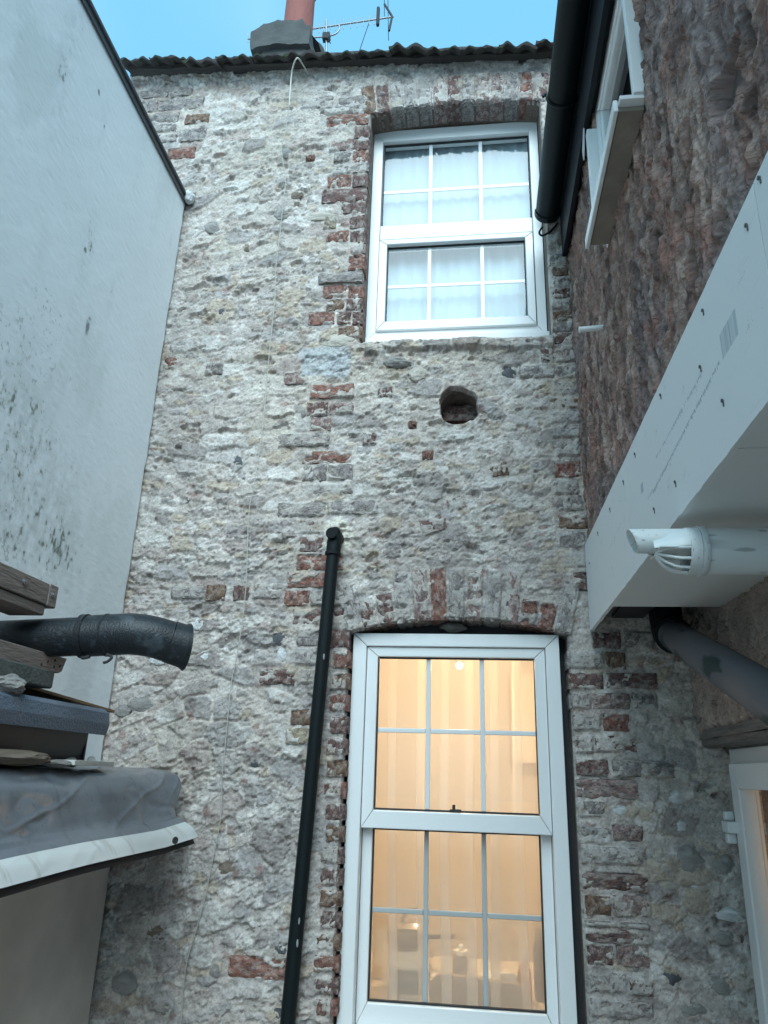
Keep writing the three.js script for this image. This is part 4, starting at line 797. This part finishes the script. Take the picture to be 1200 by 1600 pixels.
{ // soil pipe under the boxed beam
  const t = thing('soil_pipe', 'thick dark grey soil pipe sloping down from under the boxed beam', 'pipe');
  const a = V(0.722, 2.125, 0.16), b = V(0.648, 1.74, 1.36);
  part('pipe', rod(b, a, 0.055, 28), M.soil, t);
  const d = b.clone().sub(a).normalize();
  part('socket', [rod(a.clone().addScaledVector(d, -0.02), a.clone().addScaledVector(d, 0.03), 0.064, 28), rod(a.clone().addScaledVector(d, 0.031), a.clone().addScaledVector(d, 0.042), 0.067, 28)], M.blackPipe, t);
  part('bend', tube([V(0.722, 2.45, 0.10), V(0.722, 2.25, 0.10), V(0.722, 2.15, 0.115), a.clone().addScaledVector(d, 0.0)], 0.060, 30, 24), M.blackPipe, t);
}
{ // TV aerial
  const t = thing('tv_aerial', 'television aerial with many short rods on a mast beside the chimney', 'aerial');
  const Z = -2.3, q = (x, y, z = Z) => onZ(370 + x / 4.286, y / 4.286, z), al = M.metal;
  part('mast', rod(q(603, 560), q(598, 133), 0.0105, 10), al, t);
  const B0 = q(505, 194), B1 = q(1052, 112); part('boom', rod(B0, B1, 0.0085, 8), al, t);
  for (const [x, h] of [[553, 34], [580, 26], [625, 20], [662, 34], [713, 33], [762, 34], [805, 34], [848, 34], [886, 34], [920, 34]]) { const k = (x - 505) / 547, y = mix(194, 112, k); part('element', rod(q(x, y + h), q(x, y - h), 0.0042, 6), al, t); }
  part('dipole', (() => { const a = q(943, 172), b = q(943, 52); return bx(a.x - 0.016, a.y, Z - 0.02, a.x + 0.016, b.y, Z + 0.02, 0.012); })(), M.dark, t);
  part('reflector', [rod(q(1040, 110), q(990, 30, Z - 0.12), 0.012, 8), rod(q(1040, 110), q(1020, 205, Z + 0.1), 0.012, 8), rod(q(988, 108), q(988, -20), 0.004, 6), rod(q(1016, 270), q(1012, -10), 0.004, 6)], M.dark, t);
  part('arm', [tube([q(72, 262), q(300, 255), q(540, 250), q(640, 235), q(676, 215), q(688, 190), q(684, 168)], 0.0085, 60, 8), rod(q(74, 286), q(75, 226), 0.004, 6)], al, t);
  part('clamp', [bx(q(600, 270).x - 0.04, q(600, 270).y, Z - 0.03, q(600, 270).x + 0.035, q(600, 230).y, Z + 0.03, 0.005), rod(q(600, 250, Z + 0.03), q(628, 268, Z + 0.03), 0.005, 6), rod(q(612, 270, Z + 0.03), q(630, 292, Z + 0.03), 0.004, 6)], M.dark, t);
  part('lead', rod(q(886, 150), q(815, 360), 0.0036, 6), M.dark, t);
}

// =================================================================== TARPAULIN AND THE PILE ON THE LOW WALL
{
  const t = thing('tarpaulin', 'crumpled grey plastic tarpaulin with a white hem draped over the low wall', 'tarpaulin');
  const prof = [[-1.485, 1.590], [-1.36, 1.597], [-1.25, 1.594], [-1.165, 1.578], [-1.118, 1.540], [-1.098, 1.485], [-1.080, 1.435], [-1.045, 1.405]], C = new THREE.CatmullRomCurve3(prof.map(([x, y]) => V(x, y, 0)));
  const hemC = new THREE.CatmullRomCurve3([V(-1.045, 1.405, 0), V(-1.022, 1.388, 0), V(-1.0, 1.358, 0)]);
  const wr = (s, z) => { const k = sstep(0.2, 0.55, s) * mix(1, 0.22, sstep(0.86, 1.0, s)); return k * (0.010 * fbm(z * 2.4 + s * 0.8, s * 1.6, 661, 2) + 0.005 * fbm(z * 6 - s * 2.5, s * 2.2, 662, 2) - 0.007 * Math.pow(1 - Math.abs(fbm(z * 3.1 + s * 2.2, s * 1.7 - z * 2.0, 663, 2)), 14) + 0.006 * Math.pow(1 - Math.abs(fbm(z * 3.6 - s * 3.2, s * 1.4 + z * 1.2, 665, 2)), 16)) + 0.0008 * fbm(z * 40, s * 40, 664, 2); };
  const end = (s) => mix(0.06, 0.25, sstep(0.35, 1.0, s)) + 0.012 * vn(s * 9, 3, 5);      // the far end is cut on the slant
  function cloth(curve, s0, s1, off = 0, extra = 0) {
    const nu = 130, nv = s1 - s0 > 0.5 ? 60 : 12, P = [], U = [], I = [];
    for (let j = 0; j <= nv; j++) for (let i = 0; i <= nu; i++) {
      const f = j / nv, s = mix(s0, s1, f), c = curve.getPoint(f), z0 = end(s), z = z0 + (2.1 - z0) * Math.pow(i / nu, 1.25), w = wr(s, z);
      const flare = sstep(0.45, 0.25, z) * sstep(0.85, 1.15, s) * 0.02, lip = extra * f;
      P.push(c.x + w * 0.9 + flare - off, c.y + w * 0.45 - off - lip + (s > 0.9 ? 0.016 * sstep(0.5, 0.2, z) : 0) - (s > 0.9 ? 0.012 * sstep(0.9, 1.6, z) : 0), z); U.push(z * 2, s);
    }
    for (let j = 0; j < nv; j++) for (let i = 0; i < nu; i++) { const a = j * (nu + 1) + i; I.push(a, a + 1, a + nu + 2, a, a + nu + 2, a + nu + 1); }
    const g = new THREE.BufferGeometry(); g.setAttribute('position', new THREE.Float32BufferAttribute(P, 3)); g.setAttribute('uv', new THREE.Float32BufferAttribute(U, 2)); g.setIndex(I); g.computeVertexNormals(); return g;
  }
  const grey = mat(1, 1, 1, 0.22, { side: THREE.DoubleSide, map: tex(512, 256, (u, v) => { const a = 0.5 + 0.5 * fbm(u * 8, v * 5, 671, 5), d = sstep(0.12, 0.4, fbm(u * 11, v * 6, 672, 5)), p = sstep(0.42, 0.5, fbm(u * 50, v * 40, 673, 2)); const k = mix(0.15, 0.19, a) - 0.04 * p - 0.02 * d; return S(k * 0.88, k * 0.97, k * 1.10); }) });
  const hem = mat(1, 1, 1, 0.5, { side: THREE.DoubleSide, map: tex(512, 64, (u, v) => { const d = sstep(0.2, 0.45, fbm(u * 16, v * 2, 675, 5)); return S(mix(0.62, 0.50, d), mix(0.62, 0.49, d), mix(0.60, 0.46, d)); }) });
  part('sheet', cloth(C, 0, 1), grey, t);
  part('hem', cloth(hemC, 1, 1.18), hem, t, 'white hem of the tarpaulin');
  part('lining', [cloth(hemC, 1, 1.18, 0.010, 0.012)], mat(0.035, 0.035, 0.04, 0.7, { side: THREE.DoubleSide }), t, 'dark underside of the tarpaulin');
  part('eyelet_hole', (() => { const q = onX(272, 1313, -0.985); return new THREE.CylinderGeometry(0.0075, 0.0075, 0.004, 16).rotateZ(Math.PI / 2).rotateY(-0.5).translate(q.x + 0.003, q.y, q.z); })(), M.dark, t);
  const gp = onX(272, 1313, -0.985); part('eyelet', new THREE.TorusGeometry(0.0085, 0.0032, 8, 18).rotateY(Math.PI / 2 - 0.5).translate(gp.x + 0.004, gp.y, gp.z), M.dark, t);
}
const pile = 'building waste piled on the tarpaulin';
const wood = (k, u = 2, v = 4) => mat(k[0] * 4, k[1] * 4, k[2] * 4, 0.85, { map: rep(woodT, u, v), bumpMap: rep(grain, 1, 6), bumpScale: 0.002 });
const rot = (g, ax, an, c) => { g.translate(-c.x, -c.y, -c.z); g['rotate' + ax](an); g.translate(c.x, c.y, c.z); return g; };
{ // black plastic trough with a rolled grey-blue rim
  const t = thing('plastic_trough', 'black plastic trough with rolled blue-grey rim on the tarpaulin', 'trough', pile);
  const z0 = 0.70, z1 = 2.1, X0 = -1.46, X1 = -1.2, Y0 = 1.605, Y1 = 1.755;
  const side = new THREE.Shape([[X1 + 0.0, Y1], [X1 - 0.022, Y0], [X0 + 0.022, Y0], [X0, Y1], [X0 + 0.006, Y1], [X0 + 0.028, Y0 + 0.006], [X1 - 0.028, Y0 + 0.006], [X1 - 0.006, Y1]].map((p) => new THREE.Vector2(...p)));
  const b = new THREE.ExtrudeGeometry(side, { depth: z1 - z0 - 0.02, bevelEnabled: false }); b.translate(0, 0, z0 + 0.008);
  part('body', [b, bx(X0 + 0.012, Y0 + 0.004, z0 + 0.0, X1 - 0.012, Y1, z0 + 0.0078, 0)], mat(0.010, 0.013, 0.017, 0.45), t);
  const lip = new THREE.Shape([[X1 - 0.01, Y1 + 0.016], [X1 + 0.012, Y1 + 0.014], [X1 + 0.030, Y1 + 0.002], [X1 + 0.036, Y1 - 0.03], [X1 + 0.030, Y1 - 0.062], [X1 + 0.024, Y1 - 0.062], [X1 + 0.028, Y1 - 0.03], [X1 + 0.02, Y1 - 0.004], [X1 - 0.01, Y1 + 0.006]].map((p) => new THREE.Vector2(...p)));
  const l = new THREE.ExtrudeGeometry(lip, { depth: z1 - z0, bevelEnabled: true, bevelSize: 0.002, bevelThickness: 0.002, bevelSegments: 2 }); l.translate(0, 0, z0 - 0.03);
  part('rim', [l, bx(X0 + 0.006, Y1 + 0.0005, z0 - 0.03, X1 - 0.011, Y1 + 0.012, z0 + 0.02, 0.003)], mat(0.115, 0.15, 0.20, 0.5, { bumpMap: rep(grain, 6), bumpScale: 0.004 }), t);
}
{ // thin plywood offcut
  const g = bx(-1.47, 1.778, 0.42, -1.275, 1.787, 1.75, 0.001); const m = single('plywood_offcut', rot(rot(g, 'X', -0.034, V(-1.38, 1.78, 0.42)), 'Y', 0.05, V(-1.275, 1.78, 0.42)), wood([0.33, 0.23, 0.13], 1, 6), 'thin brown plywood strip lying across the trough rim', 'plywood', pile);
}
{ const g = bx(-1.46, 1.800, 0.985, -1.19, 1.850, 1.9, 0.006); single('stone_slab', g, mat(0.115, 0.125, 0.115, 0.9, { map: rep(mottle, 3), bumpMap: rep(grain, 4), bumpScale: 0.003 }), 'dark grey-green stone slab above the plywood strip', 'slab', pile); }
{ const g = stoneGeos[3].clone(); g.scale(0.055, 0.032, 0.07); g.translate(-1.205, 1.800, 1.19); g.translate(0.0, -0.012, 0.0); single('rubble_lump', g, SM.grey, 'lump of grey rubble under the stone slab', 'rubble', pile); }
{ // timbers
  const t = thing('timber_batten', 'chamfered timber batten end with nail holes under the black pipe', 'timber', pile);
  const s = new THREE.Shape([[0.925, 1.893], [0.94, 1.856], [0.955, 1.850], [2.0, 1.850], [2.0, 1.893]].map((p) => new THREE.Vector2(...p))), g = new THREE.ExtrudeGeometry(s, { depth: 0.1, bevelEnabled: true, bevelSize: 0.002, bevelThickness: 0.002, bevelSegments: 1 });
  g.rotateY(-Math.PI / 2); g.translate(-1.2, 0, 0); part('batten', boxUV(g), wood([0.30, 0.27, 0.26]), t);
  for (const [z, y] of [[0.955, 1.868], [0.985, 1.880], [0.985, 1.862], [1.02, 1.872], [1.05, 1.86]]) part('nail_hole', new THREE.CylinderGeometry(0.004, 0.004, 0.003, 8).rotateZ(Math.PI / 2).translate(-1.1985, y, z), M.dark, t);
}
{
  const t = thing('timber_batten', 'brown timber batten with bolts, topmost on the pile above the black pipe', 'timber', pile);
  part('batten', bx(-1.32, 2.022, 1.075, -1.2, 2.083, 2.1, 0.004), wood([0.30, 0.265, 0.25]), t);
  part('end_block', bx(-1.32, 2.020, 1.03, -1.198, 2.085, 1.074, 0.004), wood([0.34, 0.315, 0.30]), t);
  for (const [z, y] of [[1.058, 2.055], [1.20, 2.058]]) part('bolt', [new THREE.CylinderGeometry(0.008, 0.008, 0.004, 12).rotateZ(Math.PI / 2).translate(-1.1965, y, z), new THREE.CylinderGeometry(0.0045, 0.0045, 0.006, 6).rotateZ(Math.PI / 2).translate(-1.194, y, z)], M.metal, t);
}
{
  const t = thing('timber_batten', 'short brown timber packed between the top batten and the black pipe', 'timber', pile);
  part('batten', [bx(-1.31, 1.992, 1.07, -1.205, 2.0195, 2.1, 0.003)], wood([0.26, 0.23, 0.215]), t);
}
{ // black rainwater pipe with a shoe
  const t = thing('rainwater_pipe', 'fat black plastic rainwater pipe with a cut shoe lying across the pile', 'pipe', pile);
  const A = V(-1.62, 1.910, 1.06), B = V(-1.02, 1.952, 1.0), r = 0.0545;
  part('pipe', rod(A, V(-1.105, 1.9465, 1.0085), r, 30), M.dirtyPipe, t);
  const g = new THREE.TubeGeometry(new THREE.CatmullRomCurve3([V(-1.106, 1.9465, 1.0085), V(-1.03, 1.953, 1.0), V(-0.97, 1.957, 0.992), V(-0.92, 1.953, 0.975), V(-0.875, 1.943, 0.952)]), 40, r + 0.004, 30);
  part('shoe', g, M.dirtyPipe, t);
  part('collar', rod(V(-1.115, 1.946, 1.0095), V(-1.098, 1.947, 1.008), r + 0.008, 30), M.dirtyPipe, t);
  part('collar', rod(V(-1.045, 1.9517, 1.0), V(-1.040, 1.952, 1.0), r + 0.0065, 30), M.dirtyPipe, t);
  const d = V(0.045, -0.012, -0.026).normalize(), m = V(-0.876, 1.9432, 0.9525);
  const lip = new THREE.LatheGeometry([[r + 0.006, 0], [r + 0.007, 0.066], [r + 0.013, 0.078], [r + 0.009, 0.079], [r + 0.001, 0.0]].map((p) => new THREE.Vector2(...p)), 30), p = lip.attributes.position;
  for (let i = 0; i < p.count; i++) if (p.getY(i) > 0.04) p.setY(i, p.getY(i) - 0.028 - 0.55 * (-p.getX(i) * 0.4));      // mouth cut on the slant
  lip.applyQuaternion(new THREE.Quaternion().setFromUnitVectors(V(0, 1, 0), d)); lip.translate(m.x, m.y, m.z); lip.computeVertexNormals();
  part('mouth', lip, M.dirtyPipe, t);
  part('debris', [tube([V(-1.02, 1.892, 1.03), V(-1.0, 1.884, 1.04), V(-1.01, 1.872, 1.04), V(-1.022, 1.868, 1.04)], 0.004, 16, 6), tube([V(-1.1, 1.888, 1.02), V(-1.09, 1.882, 1.03), V(-1.07, 1.886, 1.03)], 0.005, 10, 6)], M.dark, t);
}
{ // small rubble lying on the tarpaulin
  const put = (name, sx, sy, sz, x, y, z, m, label, cat, geo = 3) => { const g = stoneGeos[geo].clone(); g.scale(sx, sy, sz); g.translate(x, y, z); single(name, g, m, label, cat, pile); };
  put('broken_stone', 0.05, 0.020, 0.16, -1.185, 1.612, 1.12, SM.brown, 'long brown broken stone at the left edge of the tarpaulin', 'stone', 0);
  put('broken_stone', 0.03, 0.010, 0.07, -1.17, 1.602, 0.93, SM.grey, 'flat grey stone between the brown stone and the white strip', 'stone', 1);
  put('broken_stone', 0.018, 0.014, 0.022, -1.20, 1.606, 0.80, SM.grey, 'small pointed grey stone under the trough corner', 'stone', 2);
  put('broken_stone', 0.012, 0.012, 0.016, -1.19, 1.614, 0.70, SM.white, 'small white chip beside the trough corner', 'stone', 4);
  single('white_strip', rot(bx(-1.215, 1.598, 0.59, -1.155, 1.613, 0.90, 0.002), 'Y', 0.1, V(-1.18, 1.6, 0.7)), mat(0.62, 0.61, 0.57, 0.6, { map: rep(mottle, 4) }), 'short white board strip lying on top of the tarpaulin', 'board', pile);
}

// =================================================================== INSIDE, BEHIND THE LOWER WINDOW
function curtain(x0, x1, y0, y1, z, m, label, folds, amp, s, gather = 0, over = 0) {
  const nu = 220, nv = 40, P = [], I = [], U = [];
  for (let j = 0; j <= nv; j++) for (let i = 0; i <= nu; i++) {
    const u = i / nu, v = j / nv, sp = 1 + 0.25 * (1 - v), w = Math.sin((u * folds + 0.55 * fbm(u * 5, v * 1.2, s, 3)) * Math.PI * 2) * 0.6 + 0.8 * fbm(u * folds * 0.9, v * 0.8, s + 2, 3);
    P.push(mix(x0, x1, u) + over * Math.sin((u * folds + 0.4 * fbm(u * 4, v * 0.9, s + 5, 2)) * Math.PI * 4), mix(y1, y0, v) + (v > 0.98 ? 0.004 * w : 0), z + amp * w * (0.55 + 0.45 * v) * (gather && v < 0.05 ? 1.3 : 1)); U.push(u, v);
  }
  for (let j = 0; j < nv; j++) for (let i = 0; i < nu; i++) { const a = j * (nu + 1) + i; I.push(a, a + nu + 1, a + nu + 2, a, a + nu + 2, a + 1); }
  const g = new THREE.BufferGeometry(); g.setAttribute('position', new THREE.Float32BufferAttribute(P, 3)); g.setAttribute('uv', new THREE.Float32BufferAttribute(U, 2)); g.setIndex(I); g.computeVertexNormals();
  return single('net_curtain', g, m, label, 'curtain');
}
curtain(-0.518, 0.355, 3.56, 4.985, -0.229, mat(0.50, 0.64, 0.70, 0.95, { side: THREE.DoubleSide, transparent: true, opacity: 0.75 }), 'white gathered net curtain behind the upper window', 13, 0.010, 911);  // white net, with the bluish cast of the light put into its colour
curtain(-0.62, 0.48, 0.66, 2.30, -0.36, new THREE.MeshPhysicalMaterial({ color: new THREE.Color().setRGB(0.86, 0.80, 0.72), roughness: 1, transmission: 0.5, thickness: 0, transparent: true, opacity: 0.45, side: THREE.DoubleSide }), 'sheer cream curtain behind the lower window', 5, 0.04, 921, 0, 0.042);
{
  const t = thing('pendant_lamp', 'glowing pendant lamp seen through the top of the lower window', 'lamp');
  const p = onZ(718, 1040, -1.0), em = new THREE.MeshStandardMaterial({ color: 0xffffff, emissive: new THREE.Color().setRGB(1, 0.78, 0.5), emissiveIntensity: 3 });
  part('bulb', new THREE.SphereGeometry(0.019, 20, 14).translate(p.x, p.y, p.z), em, t);
  part('lamp_holder', [rod(V(p.x, p.y + 0.036, p.z), V(p.x, p.y + 0.09, p.z), 0.018, 14), rod(V(p.x, p.y + 0.09, p.z), V(p.x, 2.5, p.z), 0.004, 8)], M.dark, t);
  const l = new THREE.PointLight(new THREE.Color().setRGB(1, 0.77, 0.51), 1.15, 0, 2); l.name = 'bulb_light'; l.position.copy(p); l.castShadow = true; l.shadow.radius = 1.5; t.add(l);
}
{
  const t = thing('kitchen_worktop', 'pale worktop behind the lower window', 'worktop'); const wm = mat(0.60, 0.50, 0.36, 0.5);
  part('top', bx(-0.9, 0.715, -1.25, 0.75, 0.75, -0.46, 0.006), wm, t); part('leg', bx(-0.88, 0.0, -1.2, -0.83, 0.714, -1.15), wm, t); part('leg', bx(0.68, 0.0, -1.2, 0.73, 0.714, -1.15), wm, t); part('leg', bx(-0.88, 0.0, -0.53, -0.83, 0.714, -0.48), wm, t); part('leg', bx(0.68, 0.0, -0.53, 0.73, 0.714, -0.48), wm, t);
}
{ // things on the worktop
  const cer = mat(0.75, 0.70, 0.60, 0.4), T = 0.7505;
  single('white_carton', rot(bx(-0.40, T, -0.66, -0.26, T + 0.15, -0.54, 0.004), 'Y', 0.3, V(-0.33, T, -0.6)), mat(0.80, 0.74, 0.60, 0.6), 'white carton on the worktop behind the lower left pane', 'carton');
  { const t = thing('dark_pan', 'dark pan with a handle on the carton behind the lower left pane', 'pan'); part('bowl', new THREE.LatheGeometry([[0.0, 0], [0.06, 0.002], [0.078, 0.02], [0.082, 0.06], [0.078, 0.06], [0.072, 0.022], [0, 0.008]].map((p) => new THREE.Vector2(...p)), 26).translate(-0.31, T + 0.151, -0.60), mat(0.06, 0.055, 0.055, 0.4), t); part('handle', rod(V(-0.23, T + 0.20, -0.59), V(-0.10, T + 0.212, -0.57), 0.009, 10), M.dark, t); }
  { const t = thing('laptop', 'dark closed laptop leaning low behind the lower left pane', 'laptop'); const g = bx(-0.37, T + 0.0, -0.52, -0.20, T + 0.09, -0.505, 0.003); part('lid', rot(g, 'X', -0.25, V(-0.3, T, -0.5)), mat(0.07, 0.065, 0.06, 0.5), t); part('base', bx(-0.37, T, -0.535, -0.20, T + 0.004, -0.46, 0.001), mat(0.4, 0.36, 0.3, 0.5), t); }
  { const t = thing('glass_jar', 'lidded glass jar behind the middle lower pane', 'jar'); part('jar', new THREE.LatheGeometry([[0, 0], [0.032, 0.001], [0.036, 0.015], [0.036, 0.085], [0.028, 0.1], [0.028, 0.108]].map((p) => new THREE.Vector2(...p)), 22).translate(-0.075, T + 0.03, -0.62), mat(0.36, 0.30, 0.25, 0.15), t); part('lid', [new THREE.CylinderGeometry(0.034, 0.034, 0.014, 22).translate(-0.075, T + 0.146, -0.62), new THREE.SphereGeometry(0.013, 12, 8).translate(-0.075, T + 0.165, -0.62)], mat(0.85, 0.8, 0.66, 0.3), t); }
  single('paper_stack', mergeGeometries([0, 1, 2, 3].map((k) => norm(rot(bx(-0.20, T + k * 0.008, -0.78, 0.0, T + 0.007 + k * 0.008, -0.6, 0.001), 'Y', 0.1 * k, V(-0.1, T, -0.7))))), cer, 'stack of papers beside the glass jar', 'papers');
  { const t = thing('dining_chair', 'brown wooden chair back in front of the worktop inside the lower window', 'chair'); const cmx = mat(0.34, 0.24, 0.16, 0.6);
    const bs = new THREE.Shape(); bs.moveTo(-0.185, 0.45); bs.lineTo(-0.19, 0.80); bs.quadraticCurveTo(-0.185, 0.845, -0.14, 0.85); bs.lineTo(0.15, 0.83); bs.quadraticCurveTo(0.185, 0.825, 0.185, 0.79); bs.lineTo(0.18, 0.45); bs.closePath();
    part('backrest', new THREE.ExtrudeGeometry(bs, { depth: 0.02, bevelEnabled: true, bevelSize: 0.006, bevelThickness: 0.006, bevelSegments: 2 }).translate(0.0, 0, -0.445), cmx, t); part('seat', bx(-0.19, 0.41, -0.86, 0.19, 0.44, -0.45, 0.008), cmx, t);
    for (const [x, z] of [[-0.17, -0.84], [0.17, -0.84], [-0.17, -0.44], [0.17, -0.44]]) part('leg', rod(V(x, 0, z), V(x, 0.41, z), 0.018, 10), cmx, t); }
  { const t = thing('orange_bottle', 'orange squeezy bottle behind the lower right pane', 'bottle'); part('bottle', new THREE.LatheGeometry([[0, 0], [0.028, 0.002], [0.03, 0.02], [0.029, 0.10], [0.018, 0.135], [0.011, 0.145]].map((p) => new THREE.Vector2(...p)), 22).translate(0.185, T, -0.54), mat(0.62, 0.22, 0.05, 0.35), t); part('cap', new THREE.CylinderGeometry(0.009, 0.012, 0.03, 14).translate(0.185, T + 0.16, -0.54), cer, t); }
  { const t = thing('tall_flask', 'tall grey flask with a loop handle behind the lower right pane', 'flask'); part('body', new THREE.LatheGeometry([[0, 0], [0.042, 0.002], [0.045, 0.02], [0.045, 0.19], [0.036, 0.212], [0.034, 0.25], [0, 0.256]].map((p) => new THREE.Vector2(...p)), 26).translate(0.27, T, -0.58), mat(0.12, 0.115, 0.11, 0.35), t); part('handle', new THREE.TorusGeometry(0.026, 0.007, 8, 20).translate(0.27, T + 0.272, -0.58), mat(0.5, 0.42, 0.32, 0.4), t); }
  { const t = thing('plate_stack', 'stack of cream plates behind the middle lower pane', 'plates'); for (let k = 0; k < 6; k++) part('plate', new THREE.LatheGeometry([[0, 0], [0.05, 0.001], [0.075, 0.012], [0.076, 0.014], [0.05, 0.004], [0, 0.003]].map((p) => new THREE.Vector2(...p)), 26).translate(0.08, T + 0.001 + k * 0.0075, -0.70), cer, t); }
  { const t = thing('mug', 'white mug standing between the plates and the orange bottle', 'mug'); part('cup', new THREE.LatheGeometry([[0, 0], [0.034, 0.001], [0.036, 0.09], [0.033, 0.09], [0.031, 0.006], [0, 0.005]].map((p) => new THREE.Vector2(...p)), 22).translate(0.12, T, -0.53), cer, t); part('handle', new THREE.TorusGeometry(0.022, 0.005, 8, 18).translate(0.157, T + 0.046, -0.53), cer, t); }
  { const t = thing('kettle', 'shiny metal kettle behind the upper part of the lower left pane', 'kettle'); const km = mat(0.7, 0.66, 0.6, 0.18, { metalness: 0.9 }); part('body', new THREE.LatheGeometry([[0, 0], [0.085, 0.002], [0.09, 0.05], [0.07, 0.15], [0.05, 0.19], [0, 0.2]].map((p) => new THREE.Vector2(...p)), 28).translate(-0.30, T + 0.005, -0.95), km, t); part('handle', new THREE.TorusGeometry(0.06, 0.009, 8, 20, Math.PI).translate(-0.30, T + 0.19, -0.95), M.dark, t); part('spout', rod(V(-0.225, T + 0.11, -0.95), V(-0.175, T + 0.18, -0.95), 0.016, 12, 0.01), km, t); }
  { const t = thing('cereal_box', 'tall yellow-brown packet behind the white carton', 'packet'); part('box', bx(-0.47, T, -0.86, -0.40, T + 0.26, -0.74, 0.003), mat(0.62, 0.44, 0.20, 0.6), t); part('print', bx(-0.46, T + 0.05, -0.7395, -0.41, T + 0.2, -0.7385, 0), mat(0.75, 0.68, 0.5, 0.6), t); }
  { const t = thing('wall_cupboard', 'pale wall cupboard at the back of the lit room', 'cupboard'); part('carcass', bx(0.25, 1.7, -3.0, 1.15, 2.35, -2.7, 0.004), mat(0.5, 0.36, 0.22, 0.6), t); part('door', bx(0.26, 1.71, -2.699, 0.695, 2.34, -2.68, 0.004), mat(0.78, 0.7, 0.56, 0.5), t); part('door', bx(0.70, 1.71, -2.699, 1.14, 2.34, -2.68, 0.004), mat(0.78, 0.7, 0.56, 0.5), t); }
}

// =================================================================== GROUND AND A WALL ADDED BEHIND THE VIEWER
struct('ground', bx(-60, -0.4, -60, 60, -0.1, 60, 0), mat(0.44, 0.43, 0.41, 0.95, { map: rep(mottle, 0.7), bumpMap: rep(grain, 2), bumpScale: 0.004 }));
{
  const t = thing('added_bounce_wall', 'unseen pale wall added behind the viewer for bounce and reflections', 'wall');  // invented wall out of view, there for bounced light and window reflections
  part('wall', bx(-5, -0.1, 7.2, 5, 0.9, 7.4, 0.01), mat(0.50, 0.48, 0.45, 0.9, { map: rep(mottle, 0.5) }), t);
  part('coping', bx(-5, 0.901, 7.15, 5, 0.96, 7.45, 0.01), mat(0.3, 0.3, 0.29, 0.9), t);
}
shade(scene);
renderer.render(scene, camera);
